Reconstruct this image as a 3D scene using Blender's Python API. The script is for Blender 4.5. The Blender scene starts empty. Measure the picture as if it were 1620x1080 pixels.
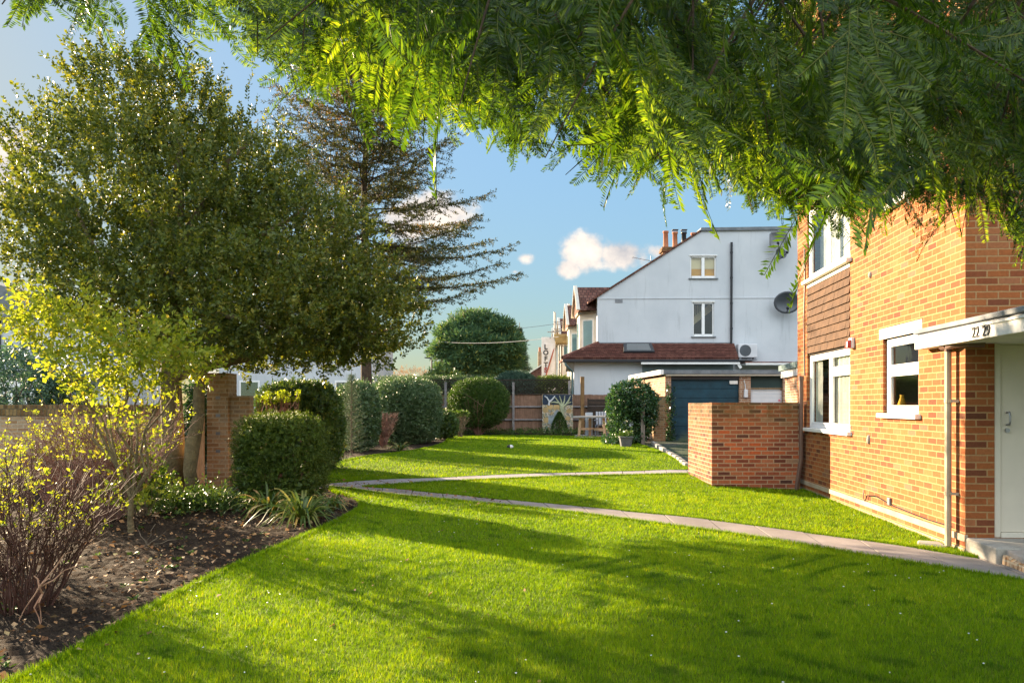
import bpy, bmesh, math, random
import numpy as np
from mathutils import Vector, Matrix, geometry, noise as mnoise

random.seed(7)
RNG = np.random.default_rng(11)
SC = bpy.context.scene
COL = SC.collection
PI = math.pi
F = 1240.0
EYE = 1.58

# ------------------------------------------------------------------ terrain
def sm(t):
    t = np.clip(t, 0, 1)
    return t * t * (3 - 2 * t)

def ground(x, y):
    x = np.asarray(x, float); y = np.asarray(y, float)
    t = np.clip((y - 9) / 18.0, 0, 1)
    rise = 0.36 * 0.5 * (t + sm(t))
    k = 1 - 0.85 * sm((x - 3.2) / 2.4) * (1 - sm((y - 16) / 6.0))
    return rise * k

def gz(x, y):
    return float(ground(x, y))

def W(px, py, Y):
    return Vector(((px - 810) / F * Y, Y, EYE - (py - 640) / F * Y))

def G(px, py):
    Y = F * EYE / (py - 640)
    for _ in range(12):
        z = gz((px - 810) / F * Y, Y)
        Y = F * (EYE - z) / (py - 640)
    return ((px - 810) / F * Y, Y)

# ------------------------------------------------------------------ objects
def thing(name, label, cat, loc=(0, 0, 0), rotz=0.0, group=None):
    o = bpy.data.objects.new(name, None)
    COL.objects.link(o)
    o.location = loc
    o.rotation_euler = (0, 0, rotz)
    o.empty_display_size = 0.2
    o['label'] = label
    o['category'] = cat
    if group:
        o['group'] = group
    return o

def tag(o, label=None, cat=None, group=None, kind=None):
    if label: o['label'] = label
    if cat: o['category'] = cat
    if group: o['group'] = group
    if kind: o['kind'] = kind
    return o

def link_mesh(name, me, mat, parent=None):
    o = bpy.data.objects.new(name, me)
    COL.objects.link(o)
    if mat is not None:
        for m in (mat if isinstance(mat, (list, tuple)) else [mat]):
            me.materials.append(m)
    if parent is not None:
        o.parent = parent
    return o

def box_uv(me):
    n = len(me.loops)
    if n == 0:
        return
    co = np.empty(len(me.vertices) * 3); me.vertices.foreach_get('co', co); co = co.reshape(-1, 3)
    vi = np.empty(n, int); me.loops.foreach_get('vertex_index', vi)
    nf = len(me.polygons)
    nr = np.empty(nf * 3); me.polygons.foreach_get('normal', nr); nr = np.abs(nr.reshape(-1, 3))
    ls = np.empty(nf, int); me.polygons.foreach_get('loop_start', ls)
    lt = np.empty(nf, int); me.polygons.foreach_get('loop_total', lt)
    ax = np.argmax(nr * np.array([1, 1, 1.02]), axis=1)
    la = np.repeat(ax, lt)
    order = np.concatenate([np.arange(s, s + t) for s, t in zip(ls, lt)])
    axl = np.empty(n, int); axl[order] = la
    c = co[vi]
    uv = np.empty((n, 2))
    uv[:, 0] = np.where(axl == 0, c[:, 1], c[:, 0])
    uv[:, 1] = np.where(axl == 2, c[:, 1], c[:, 2])
    L = me.uv_layers.new(name='UVMap')
    L.data.foreach_set('uv', uv.ravel())

class MB:
    def __init__(s):
        s.v = []; s.f = []; s.mi = []; s.cur = 0
    def add(s, vs, fs):
        b = len(s.v)
        s.v += [tuple(p) for p in vs]
        s.f += [tuple(i + b for i in q) for q in fs]
        s.mi += [s.cur] * len(fs)
        return s
    def box(s, x0, x1, y0, y1, z0, z1):
        vs = [(x, y, z) for z in (z0, z1) for y in (y0, y1) for x in (x0, x1)]
        return s.add(vs, [(0, 2, 3, 1), (4, 5, 7, 6), (0, 1, 5, 4), (2, 6, 7, 3), (0, 4, 6, 2), (1, 3, 7, 5)])
    def hexa(s, p):   # 8 points: bottom 4 ccw, top 4 ccw
        return s.add(p, [(3, 2, 1, 0), (4, 5, 6, 7), (0, 1, 5, 4), (1, 2, 6, 5), (2, 3, 7, 6), (3, 0, 4, 7)])
    def bar(s, a, b, w, h, up=(0, 0, 1)):
        a = Vector(a); b = Vector(b); d = (b - a).normalized()
        u = Vector(up)
        sd = d.cross(u)
        if sd.length < 1e-4: sd = d.cross(Vector((1, 0, 0)))
        sd.normalize(); u = sd.cross(d).normalized()
        p = []
        for e in (-1, 1):
            p += [a + sd * (-w / 2) + u * (e * h / 2), a + sd * (w / 2) + u * (e * h / 2),
                  b + sd * (w / 2) + u * (e * h / 2), b + sd * (-w / 2) + u * (e * h / 2)]
        return s.hexa(p)
    def tube(s, pts, radii, n=6, cap=True):
        pts = [Vector(p) for p in pts]
        if not isinstance(radii, (list, tuple)): radii = [radii] * len(pts)
        rings = []
        prev = None
        vs = []; fs = []
        for i, p in enumerate(pts):
            d = (pts[min(i + 1, len(pts) - 1)] - pts[max(i - 1, 0)])
            if d.length < 1e-9: d = Vector((0, 0, 1))
            d.normalize()
            if prev is None:
                a = d.orthogonal().normalized()
            else:
                a = (prev - d * prev.dot(d))
                a = a.normalized() if a.length > 1e-6 else d.orthogonal().normalized()
            prev = a
            b = d.cross(a)
            for k in range(n):
                t = 2 * PI * k / n
                vs.append(p + (a * math.cos(t) + b * math.sin(t)) * radii[i])
        for i in range(len(pts) - 1):
            for k in range(n):
                fs.append((i * n + k, i * n + (k + 1) % n, (i + 1) * n + (k + 1) % n, (i + 1) * n + k))
        if cap:
            fs.append(tuple(range(n - 1, -1, -1)))
            fs.append(tuple((len(pts) - 1) * n + k for k in range(n)))
        return s.add(vs, fs)
    def lathe(s, prof, c, n=16):
        vs = []; fs = []
        for r, z in prof:
            for k in range(n):
                t = 2 * PI * k / n
                vs.append((c[0] + r * math.cos(t), c[1] + r * math.sin(t), c[2] + z))
        m = len(prof)
        for i in range(m - 1):
            for k in range(n):
                fs.append((i * n + k, i * n + (k + 1) % n, (i + 1) * n + (k + 1) % n, (i + 1) * n + k))
        fs.append(tuple(range(n - 1, -1, -1))); fs.append(tuple((m - 1) * n + k for k in range(n)))
        return s.add(vs, fs)
    def prism(s, poly, axis, a, b):   # poly in the two other axes (order: remaining axes ascending)
        n = len(poly); vs = []
        for t in (a, b):
            for p in poly:
                q = list(p); q.insert(axis, t); vs.append(q)
        fs = [tuple(range(n - 1, -1, -1)), tuple(range(n, 2 * n))]
        for i in range(n):
            j = (i + 1) % n
            fs.append((i, j, n + j, n + i))
        return s.add(vs, fs)
    def build(s, name, mat, parent=None, world=False, smooth=False, bevel=0.0):
        v = s.v
        if world and parent is not None:
            L = parent.location
            v = [(p[0] - L[0], p[1] - L[1], p[2] - L[2]) for p in v]
        me = bpy.data.meshes.new(name)
        me.from_pydata(v, [], s.f)
        bm = bmesh.new(); bm.from_mesh(me)
        bmesh.ops.recalc_face_normals(bm, faces=bm.faces)
        bm.to_mesh(me); bm.free()
        if isinstance(mat, (list, tuple)):
            me.polygons.foreach_set('material_index', s.mi)
        if smooth:
            me.polygons.foreach_set('use_smooth', [True] * len(me.polygons))
        box_uv(me)
        o = link_mesh(name, me, mat, parent)
        if bevel:
            m = o.modifiers.new('bevel', 'BEVEL'); m.width = bevel; m.segments = 2; m.limit_method = 'ANGLE'
        return o

def np_mesh(name, V, FC, mat, parent=None, var=None, world=True, smooth=False):
    V = np.asarray(V, np.float32).reshape(-1, 3)
    FC = np.asarray(FC, np.int32)
    if world and parent is not None:
        V = V - np.array(parent.location, np.float32)
    m, k = FC.shape
    me = bpy.data.meshes.new(name)
    me.vertices.add(len(V)); me.vertices.foreach_set('co', V.ravel())
    me.loops.add(m * k); me.loops.foreach_set('vertex_index', FC.ravel())
    me.polygons.add(m); me.polygons.foreach_set('loop_start', np.arange(0, m * k, k, dtype=np.int32))
    me.update(calc_edges=True)
    if smooth:
        me.polygons.foreach_set('use_smooth', np.ones(m, bool))
    if var is not None:
        a = me.attributes.new('var', 'FLOAT', 'FACE')
        a.data.foreach_set('value', np.asarray(var, np.float32))
    return link_mesh(name, me, mat, parent)

# ------------------------------------------------------------------ materials
def new_mat(name):
    m = bpy.data.materials.new(name); m.use_nodes = True
    nt = m.node_tree; nt.nodes.clear()
    out = nt.nodes.new('ShaderNodeOutputMaterial')
    return m, nt, out

def N(nt, typ, **kw):
    n = nt.nodes.new(typ)
    for k, v in kw.items():
        if k.startswith('i_'):
            n.inputs[k[2:].replace('_', ' ')].default_value = v
        else:
            setattr(n, k, v)
    return n

def ramp(nt, stops, fac=None, interp='LINEAR'):
    r = nt.nodes.new('ShaderNodeValToRGB')
    r.color_ramp.interpolation = interp
    e = r.color_ramp.elements
    while len(e) > 1: e.remove(e[-1])
    e[0].position = stops[0][0]; e[0].color = (*stops[0][1], 1)
    for p, c in stops[1:]:
        q = e.new(p); q.color = (*c, 1)
    if fac is not None: nt.links.new(fac, r.inputs['Fac'])
    return r

def mixc(nt, fac, a, b, mode='MIX'):
    n = nt.nodes.new('ShaderNodeMix'); n.data_type = 'RGBA'; n.blend_type = mode
    for s, v in ((n.inputs[0], fac), (n.inputs[6], a), (n.inputs[7], b)):
        if hasattr(v, 'links') or isinstance(v, bpy.types.NodeSocket): nt.links.new(v, s)
        elif isinstance(v, (int, float)): s.default_value = v
        else: s.default_value = (*v, 1)
    return n.outputs[2]

def bsdf(nt, out, col=None, rough=0.8, spec=0.3, metal=0.0, normal=None):
    b = nt.nodes.new('ShaderNodeBsdfPrincipled')
    if col is not None:
        if isinstance(col, bpy.types.NodeSocket): nt.links.new(col, b.inputs['Base Color'])
        else: b.inputs['Base Color'].default_value = (*col, 1)
    if isinstance(rough, bpy.types.NodeSocket): nt.links.new(rough, b.inputs['Roughness'])
    else: b.inputs['Roughness'].default_value = rough
    b.inputs['Specular IOR Level'].default_value = spec
    b.inputs['Metallic'].default_value = metal
    if normal is not None: nt.links.new(normal, b.inputs['Normal'])
    nt.links.new(b.outputs[0], out.inputs['Surface'])
    return b

def coord(nt, kind='Object'):
    return nt.nodes.new('ShaderNodeTexCoord').outputs[kind]

def noise(nt, vec, scale, detail=4, rough=0.55):
    n = N(nt, 'ShaderNodeTexNoise'); n.inputs['Scale'].default_value = scale
    n.inputs['Detail'].default_value = detail; n.inputs['Roughness'].default_value = rough
    nt.links.new(vec, n.inputs['Vector'])
    return n.outputs['Fac']

def bump(nt, h, strength=0.4, dist=0.02, inv=False):
    b = N(nt, 'ShaderNodeBump'); b.inputs['Strength'].default_value = strength
    b.inputs['Distance'].default_value = dist; b.invert = inv
    nt.links.new(h, b.inputs['Height'])
    return b.outputs[0]

def noisy_mat(name, c1, c2, scale=3.0, rough=0.8, spec=0.3, bstr=0.3, bdist=0.01, fine=40.0, metal=0.0, vec='Object'):
    m, nt, out = new_mat(name)
    co = coord(nt, vec)
    f = noise(nt, co, scale, 6, 0.6)
    f2 = noise(nt, co, fine, 3)
    r = ramp(nt, [(0.32, c1), (0.68, c2)], f)
    c = mixc(nt, 0.25, r.outputs[0], ramp(nt, [(0.3, (0.45,) * 3), (0.7, (1,) * 3)], f2).outputs[0], 'MULTIPLY')
    bsdf(nt, out, c, rough, spec, metal, bump(nt, f2, bstr, bdist))
    return m

def brick_mat(name, cols, mortar, bw=0.225, rh=0.075, ms=0.011, dirt=None, dirt_amt=0.0, rough=0.9, bdist=0.006, stain=0.35, dirt_z=None):
    m, nt, out = new_mat(name)
    uv = coord(nt, 'UV'); ob = coord(nt, 'Object')
    # small wobble of the courses
    nz = N(nt, 'ShaderNodeTexNoise'); nz.inputs['Scale'].default_value = 9; nt.links.new(uv, nz.inputs['Vector'])
    va = N(nt, 'ShaderNodeVectorMath', operation='MULTIPLY_ADD')
    nt.links.new(nz.outputs['Color'], va.inputs[0]); va.inputs[1].default_value = (0.008, 0.006, 0); nt.links.new(uv, va.inputs[2])
    b = N(nt, 'ShaderNodeTexBrick'); b.offset = 0.5
    nt.links.new(va.outputs[0], b.inputs['Vector'])
    b.inputs['Color1'].default_value = (0, 0, 0, 1); b.inputs['Color2'].default_value = (1, 1, 1, 1)
    b.inputs['Mortar'].default_value = (0.5, 0.5, 0.5, 1)
    b.inputs['Scale'].default_value = 1; b.inputs['Mortar Size'].default_value = ms
    b.inputs['Mortar Smooth'].default_value = 0.25; b.inputs['Bias'].default_value = 0
    b.inputs['Brick Width'].default_value = bw; b.inputs['Row Height'].default_value = rh
    r = ramp(nt, cols, b.outputs['Color'])
    n1 = noise(nt, ob, 28, 5, 0.65); n2 = noise(nt, ob, 0.9, 4)
    face = mixc(nt, stain, r.outputs[0], ramp(nt, [(0.3, (0.45,) * 3), (0.7, (1.25,) * 3)], n1).outputs[0], 'MULTIPLY')
    face = mixc(nt, 0.5, face, ramp(nt, [(0.3, (0.58,) * 3), (0.7, (1.2,) * 3)], n2).outputs[0], 'MULTIPLY')
    mo = mixc(nt, 0.5, mortar, ramp(nt, [(0.3, (0.6,) * 3), (0.7, (1.1,) * 3)], n1).outputs[0], 'MULTIPLY')
    c = mixc(nt, b.outputs['Fac'], face, mo)
    if dirt is not None:
        sep = N(nt, 'ShaderNodeSeparateXYZ'); nt.links.new(ob, sep.inputs[0])
        z0, z1 = dirt_z
        mr = N(nt, 'ShaderNodeMapRange'); mr.inputs[1].default_value = z0; mr.inputs[2].default_value = z1
        nt.links.new(sep.outputs[2], mr.inputs[0])
        mm = N(nt, 'ShaderNodeMath', operation='MULTIPLY'); nt.links.new(mr.outputs[0], mm.inputs[0])
        nt.links.new(ramp(nt, [(0.3, (0.2,) * 3), (0.62, (1,) * 3)], noise(nt, ob, 4, 5, 0.65)).outputs[0], mm.inputs[1])
        m2 = N(nt, 'ShaderNodeMath', operation='MULTIPLY'); nt.links.new(mm.outputs[0], m2.inputs[0]); m2.inputs[1].default_value = dirt_amt
        c = mixc(nt, m2.outputs[0], c, dirt)
    hm = N(nt, 'ShaderNodeMath', operation='MULTIPLY_ADD')
    nt.links.new(n1, hm.inputs[0]); hm.inputs[1].default_value = -0.5; nt.links.new(b.outputs['Fac'], hm.inputs[2])
    bsdf(nt, out, c, rough, 0.25, 0, bump(nt, hm.outputs[0], 0.7, bdist, True))
    return m

def leaf_mat(name, stops, transl=0.35, tcol=(1.3, 1.25, 0.5), rough=0.45, spec=0.4):
    m, nt, out = new_mat(name)
    at = N(nt, 'ShaderNodeAttribute'); at.attribute_name = 'var'
    r = ramp(nt, stops, at.outputs['Fac'])
    p = nt.nodes.new('ShaderNodeBsdfPrincipled')
    nt.links.new(r.outputs[0], p.inputs['Base Color'])
    p.inputs['Roughness'].default_value = rough
    p.inputs['Specular IOR Level'].default_value = spec
    t = nt.nodes.new('ShaderNodeBsdfTranslucent')
    tc = mixc(nt, 1.0, r.outputs[0], tcol, 'MULTIPLY')
    nt.links.new(tc, t.inputs['Color'])
    mx = nt.nodes.new('ShaderNodeMixShader'); mx.inputs[0].default_value = transl
    nt.links.new(p.outputs[0], mx.inputs[1]); nt.links.new(t.outputs[0], mx.inputs[2])
    nt.links.new(mx.outputs[0], out.inputs['Surface'])
    return m

def paint(name, col, rough=0.5, spec=0.4, var=0.12, metal=0.0):
    m, nt, out = new_mat(name)
    co = coord(nt)
    f = noise(nt, co, 2.2, 5, 0.65)
    f2 = noise(nt, co, 55, 2)
    c = mixc(nt, 1.0, col, ramp(nt, [(0.3, (1 - var * 1.6,) * 3), (0.7, (1.0,) * 3)], f).outputs[0], 'MULTIPLY')
    bsdf(nt, out, c, rough, spec, metal, bump(nt, f2, 0.12, 0.004))
    return m

def glass_mat(name, tint=(0.85, 0.9, 0.9), base=0.06):
    m, nt, out = new_mat(name)
    lw = N(nt, 'ShaderNodeLayerWeight'); lw.inputs[0].default_value = 0.5
    pw = N(nt, 'ShaderNodeMath', operation='POWER'); nt.links.new(lw.outputs['Facing'], pw.inputs[0]); pw.inputs[1].default_value = 3.5
    fr = N(nt, 'ShaderNodeMath', operation='MULTIPLY'); nt.links.new(pw.outputs[0], fr.inputs[0]); fr.inputs[1].default_value = 0.7
    nzb = bump(nt, noise(nt, coord(nt), 2.5, 2), 0.06, 0.02)
    ad = N(nt, 'ShaderNodeMath', operation='ADD'); ad.use_clamp = True
    nt.links.new(fr.outputs[0], ad.inputs[0]); ad.inputs[1].default_value = base
    g = nt.nodes.new('ShaderNodeBsdfGlossy'); g.inputs['Roughness'].default_value = 0.02
    nt.links.new(nzb, g.inputs['Normal'])
    t = nt.nodes.new('ShaderNodeBsdfTransparent'); t.inputs[0].default_value = (*tint, 1)
    mx = nt.nodes.new('ShaderNodeMixShader')
    nt.links.new(ad.outputs[0], mx.inputs[0]); nt.links.new(t.outputs[0], mx.inputs[1]); nt.links.new(g.outputs[0], mx.inputs[2])
    nt.links.new(mx.outputs[0], out.inputs['Surface'])
    return m

def wood_mat(name, c1, c2, sx=30.0, sz=1.2, rough=0.8):
    m, nt, out = new_mat(name)
    co = coord(nt)
    mp = N(nt, 'ShaderNodeMapping'); mp.inputs['Scale'].default_value = (sx, sx, sz); nt.links.new(co, mp.inputs['Vector'])
    f = noise(nt, mp.outputs[0], 1.0, 5, 0.6)
    f2 = noise(nt, co, 6, 4)
    r = ramp(nt, [(0.3, c1), (0.7, c2)], f)
    c = mixc(nt, 0.6, r.outputs[0], ramp(nt, [(0.3, (0.55,) * 3), (0.7, (1.15,) * 3)], f2).outputs[0], 'MULTIPLY')
    bsdf(nt, out, c, rough, 0.25, 0, bump(nt, f, 0.4, 0.006))
    return m

M = {}
M['brick'] = brick_mat('house_brick', [(0.0, (0.13, 0.046, 0.022)), (0.10, (0.21, 0.060, 0.024)), (0.3, (0.29, 0.086, 0.026)), (0.65, (0.325, 0.102, 0.030)), (0.9, (0.35, 0.124, 0.042)), (1, (0.25, 0.11, 0.065))], (0.37, 0.215, 0.095), ms=0.0085)
M['brick_old'] = brick_mat('old_red_brick', [(0, (0.06, 0.032, 0.026)), (0.15, (0.16, 0.046, 0.028)), (0.45, (0.27, 0.078, 0.038)), (0.7, (0.34, 0.12, 0.055)), (0.85, (0.42, 0.085, 0.024)), (1, (0.30, 0.18, 0.11))], (0.34, 0.24, 0.16), ms=0.010, dirt=(0.075, 0.055, 0.018), dirt_amt=0.95, dirt_z=(0.95, 1.62), stain=0.5)
M['brick_yellow'] = brick_mat('stock_brick', [(0, (0.36, 0.20, 0.10)), (0.5, (0.48, 0.29, 0.15)), (0.85, (0.52, 0.36, 0.22)), (1, (0.27, 0.19, 0.13))], (0.50, 0.40, 0.28), dirt=(0.11, 0.09, 0.04), dirt_amt=0.55, dirt_z=(0.8, 1.7), stain=0.5)
M['coping'] = brick_mat('coping_brick', [(0, (0.10, 0.06, 0.025)), (0.5, (0.20, 0.12, 0.045)), (1, (0.28, 0.19, 0.08))], (0.12, 0.10, 0.06), bw=0.075, rh=0.5, ms=0.008, stain=0.6)
M['brick_garage'] = brick_mat('garage_brick', [(0, (0.22, 0.10, 0.06)), (0.5, (0.36, 0.18, 0.10)), (1, (0.42, 0.25, 0.16))], (0.42, 0.36, 0.28))
M['roof_red'] = brick_mat('clay_roof_tile', [(0, (0.11, 0.042, 0.032)), (0.5, (0.17, 0.065, 0.048)), (1, (0.24, 0.105, 0.075))], (0.08, 0.03, 0.022), bw=0.19, rh=0.16, ms=0.014, bdist=0.02, stain=0.5)
M['roof_brown'] = brick_mat('dark_roof_tile', [(0, (0.10, 0.045, 0.03)), (0.5, (0.17, 0.07, 0.05)), (1, (0.2, 0.1, 0.07))], (0.05, 0.025, 0.02), bw=0.19, rh=0.2, ms=0.016, bdist=0.02)
M['tile_hang'] = noisy_mat('hung_tile', (0.065, 0.037, 0.023), (0.12, 0.068, 0.040), 5, 0.85, 0.2, 0.4, 0.004, 60)
M['render'] = None
def render_mat():
    m, nt, out = new_mat('white_render')
    co = coord(nt)
    f = noise(nt, co, 0.6, 6, 0.6)
    mp = N(nt, 'ShaderNodeMapping'); mp.inputs['Scale'].default_value = (3.5, 3.5, 0.35); nt.links.new(co, mp.inputs['Vector'])
    st = noise(nt, mp.outputs[0], 1.0, 6, 0.7)
    f2 = noise(nt, co, 30, 3)
    c = ramp(nt, [(0.25, (0.44, 0.47, 0.50)), (0.6, (0.53, 0.555, 0.58))], f).outputs[0]
    c = mixc(nt, 0.5, c, ramp(nt, [(0.30, (0.62, 0.63, 0.62)), (0.44, (1, 1, 1))], st).outputs[0], 'MULTIPLY')
    bsdf(nt, out, c, 0.9, 0.2, 0, bump(nt, f2, 0.25, 0.008))
    return m
M['render'] = render_mat()
M['cream'] = paint('cream_paint', (0.72, 0.66, 0.55), 0.6, 0.3, 0.15)
M['white'] = paint('white_gloss', (0.78, 0.77, 0.74), 0.4, 0.4, 0.1)
M['upvc'] = paint('white_plastic', (0.8, 0.8, 0.79), 0.3, 0.45, 0.05)
M['door'] = paint('cream_door_paint', (0.64, 0.575, 0.47), 0.5, 0.35, 0.06)
M['fascia'] = paint('fascia_paint', (0.74, 0.73, 0.71), 0.55, 0.3, 0.22)
M['lead'] = noisy_mat('roof_lead', (0.10, 0.115, 0.13), (0.2, 0.215, 0.23), 4, 0.6, 0.4, 0.3, 0.006, 25)
M['teal_lead'] = noisy_mat('weathered_felt', (0.07, 0.12, 0.125), (0.15, 0.22, 0.22), 5, 0.7, 0.3, 0.3, 0.006, 25)
M['pipe_brown'] = paint('brown_pipe', (0.15, 0.085, 0.065), 0.45, 0.4, 0.2)
M['pipe_cream'] = paint('cream_pipe', (0.52, 0.43, 0.30), 0.5, 0.35, 0.25)
M['black'] = paint('black_plastic', (0.018, 0.02, 0.025), 0.45, 0.4, 0.2)
M['grey_dish'] = paint('grey_enamel', (0.22, 0.23, 0.25), 0.45, 0.4, 0.15)
M['dark_dish'] = paint('dark_enamel', (0.075, 0.085, 0.10), 0.35, 0.5, 0.2)
M['garage_blue'] = paint('blue_garage_paint', (0.012, 0.062, 0.105), 0.55, 0.3, 0.35)
def garage_paint():
    m, nt, out = new_mat('scuffed_blue_garage_paint')
    co = coord(nt); sp = N(nt, 'ShaderNodeSeparateXYZ'); nt.links.new(co, sp.inputs[0])
    n1 = noise(nt, co, 3, 6, .7)
    lo = N(nt, 'ShaderNodeMapRange'); nt.links.new(sp.outputs[2], lo.inputs[0]); lo.inputs[1].default_value = .55; lo.inputs[2].default_value = .0
    mu = N(nt, 'ShaderNodeMath', operation='MULTIPLY'); nt.links.new(lo.outputs[0], mu.inputs[0]); nt.links.new(ramp(nt, [(.4, (0, 0, 0)), (.6, (1, 1, 1))], n1).outputs[0], mu.inputs[1])
    c = mixc(nt, 1.0, (0.008, 0.047, 0.072), ramp(nt, [(.3, (.6, .6, .6)), (.7, (1.2, 1.2, 1.2))], n1).outputs[0], 'MULTIPLY')
    c = mixc(nt, mu.outputs[0], c, (.10, .13, .06))
    bsdf(nt, out, c, .55, .3, 0, bump(nt, n1, .15, .01))
    return m
M['garage_blue'] = garage_paint()
M['garage_white'] = paint('white_garage_paint', (0.62, 0.62, 0.64), 0.5, 0.3, 0.1)
M['dark_green'] = paint('dark_green_panel', (0.02, 0.045, 0.042), 0.6, 0.3, 0.2)
M['grey_panel'] = paint('grey_green_panel', (0.15, 0.20, 0.205), 0.7, 0.3, 0.2)
M['terracotta'] = noisy_mat('terracotta', (0.34, 0.12, 0.06), (0.46, 0.19, 0.10), 6, 0.8, 0.2)
M['red'] = paint('red_plastic', (0.42, 0.04, 0.025), 0.35, 0.5, 0.1)
M['pink'] = paint('pink_print', (0.62, 0.16, 0.22), 0.5, 0.3, 0.05)
M['steel'] = paint('dull_steel', (0.32, 0.32, 0.32), 0.35, 0.5, 0.1, 0.8)
M['curtain'] = noisy_mat('net_curtain', (0.50, 0.49, 0.45), (0.66, 0.65, 0.60), 3, 0.9, 0.1)
M['room'] = paint('room_plaster', (0.30, 0.28, 0.24), 0.9, 0.1)
M['glass'] = glass_mat('window_glass', base=0.10)
M['glass_dark'] = glass_mat('far_glass', (0.8, 0.82, 0.8), 0.08)
M['glass_teal'] = glass_mat('teal_glass', (0.3, 0.5, 0.5), 0.25)
M['amber'] = paint('amber_vase_and_reflection', (0.75, 0.38, 0.04), 0.8, 0.2, 0.2)
M['pale_stair_and_reflection'] = paint('pale_stair_and_reflection', (0.82, 0.70, 0.42), 0.8, 0.2, 0.1)
M['conc'] = noisy_mat('concrete', (0.27, 0.25, 0.22), (0.40, 0.37, 0.32), 5, 0.9, 0.2, 0.4, 0.006, 60)
M['slab'] = noisy_mat('paving_slab', (0.20, 0.178, 0.162), (0.30, 0.268, 0.245), 1.4, 0.9, 0.2, 0.4, 0.005, 70)
M['slab_far'] = noisy_mat('grey_paving', (0.30, 0.27, 0.26), (0.42, 0.38, 0.36), 1.4, 0.9, 0.2, 0.4, 0.005, 70)
M['tarmac'] = noisy_mat('mossy_tarmac', (0.035, 0.06, 0.015), (0.07, 0.072, 0.07), 0.7, 0.9, 0.2, 0.6, 0.01, 40)
M['fence'] = wood_mat('weathered_fence', (0.15, 0.085, 0.055), (0.32, 0.20, 0.14), 40, 1.5)
M['fence_rail'] = wood_mat('grey_rail', (0.16, 0.15, 0.15), (0.30, 0.29, 0.29), 8, 8)
M['fence_dark'] = wood_mat('dark_timber', (0.022, 0.018, 0.015), (0.06, 0.045, 0.035), 6, 40)
M['post_brown'] = wood_mat('brown_post', (0.13, 0.075, 0.03), (0.26, 0.16, 0.07), 20, 1.2)
M['post_grey'] = wood_mat('grey_post', (0.15, 0.13, 0.11), (0.28, 0.25, 0.21), 25, 1.2)
M['table_top'] = wood_mat('grey_table_wood', (0.25, 0.24, 0.23), (0.42, 0.41, 0.40), 3, 20)
M['table_leg'] = wood_mat('warm_table_wood', (0.33, 0.22, 0.13), (0.52, 0.37, 0.23), 20, 2)
M['chair_white'] = paint('pale_blue_paint', (0.38, 0.45, 0.52), 0.5, 0.3, 0.1)
M['gate'] = wood_mat('new_gate_timber', (0.56, 0.34, 0.18), (0.72, 0.50, 0.32), 25, 1.5)
M['bark'] = noisy_mat('tree_bark', (0.10, 0.08, 0.045), (0.24, 0.19, 0.10), 7, 0.95, 0.15, 0.8, 0.03, 30)
M['bark_dark'] = noisy_mat('dark_bark', (0.045, 0.033, 0.025), (0.11, 0.075, 0.05), 7, 0.95, 0.15, 0.8, 0.02, 30)
M['stem_red'] = noisy_mat('red_brown_stem', (0.055, 0.026, 0.018), (0.125, 0.06, 0.042), 9, 0.8, 0.3, 0.4, 0.004, 40)
M['stem_pink'] = noisy_mat('pinkish_stem', (0.19, 0.10, 0.075), (0.31, 0.185, 0.145), 9, 0.85, 0.2, 0.4, 0.004, 40)
M['yew_twig'] = noisy_mat('yew_twig', (0.07, 0.10, 0.02), (0.15, 0.15, 0.04), 9, 0.85, 0.2, 0.4, 0.004, 40)
M['stem_grey'] = noisy_mat('grey_brown_stem', (0.12, 0.09, 0.06), (0.24, 0.19, 0.13), 9, 0.85, 0.2, 0.4, 0.004, 40)
M['pot'] = noisy_mat('grey_pot', (0.08, 0.085, 0.095), (0.14, 0.145, 0.16), 6, 0.7, 0.3)
# leaves
M['holly'] = leaf_mat('holly_leaf', [(0, (0.03, 0.055, 0.014)), (0.5, (0.10, 0.136, 0.024)), (0.85, (0.20, 0.215, 0.036)), (1, (0.28, 0.25, 0.05))], 0.36, (1.7, 1.5, 0.45), 0.46, 0.35)
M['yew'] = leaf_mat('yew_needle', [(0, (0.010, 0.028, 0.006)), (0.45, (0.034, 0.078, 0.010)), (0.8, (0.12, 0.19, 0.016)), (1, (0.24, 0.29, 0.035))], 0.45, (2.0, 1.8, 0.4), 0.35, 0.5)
M['golden'] = leaf_mat('golden_leaf', [(0, (0.12, 0.18, 0.02)), (0.5, (0.25, 0.30, 0.03)), (0.85, (0.36, 0.37, 0.04)), (1, (0.40, 0.33, 0.05))], 0.5, (1.35, 1.3, 0.5), 0.5, 0.25)
M['laurel'] = leaf_mat('laurel_leaf', [(0, (0.028, 0.06, 0.016)), (0.6, (0.075, 0.13, 0.03)), (0.9, (0.15, 0.21, 0.05)), (1, (0.24, 0.24, 0.05))], 0.25, (1.6, 1.5, 0.5), 0.42, 0.35)
M['yewhedge'] = leaf_mat('clipped_yew_leaf', [(0, (0.03, 0.06, 0.013)), (0.6, (0.09, 0.14, 0.022)), (1, (0.21, 0.26, 0.04))], 0.3, (1.7, 1.6, 0.4), 0.5, 0.3)
M['privet'] = leaf_mat('privet_leaf', [(0, (0.04, 0.075, 0.032)), (0.6, (0.09, 0.15, 0.065)), (1, (0.21, 0.28, 0.14))], 0.25, (1.3, 1.4, 0.6), 0.4, 0.4)
M['bluegreen'] = leaf_mat('blue_green_leaf', [(0, (0.03, 0.07, 0.05)), (0.6, (0.07, 0.13, 0.09)), (1, (0.17, 0.25, 0.17))], 0.25, (1.2, 1.3, 0.8), 0.5, 0.3)
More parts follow.
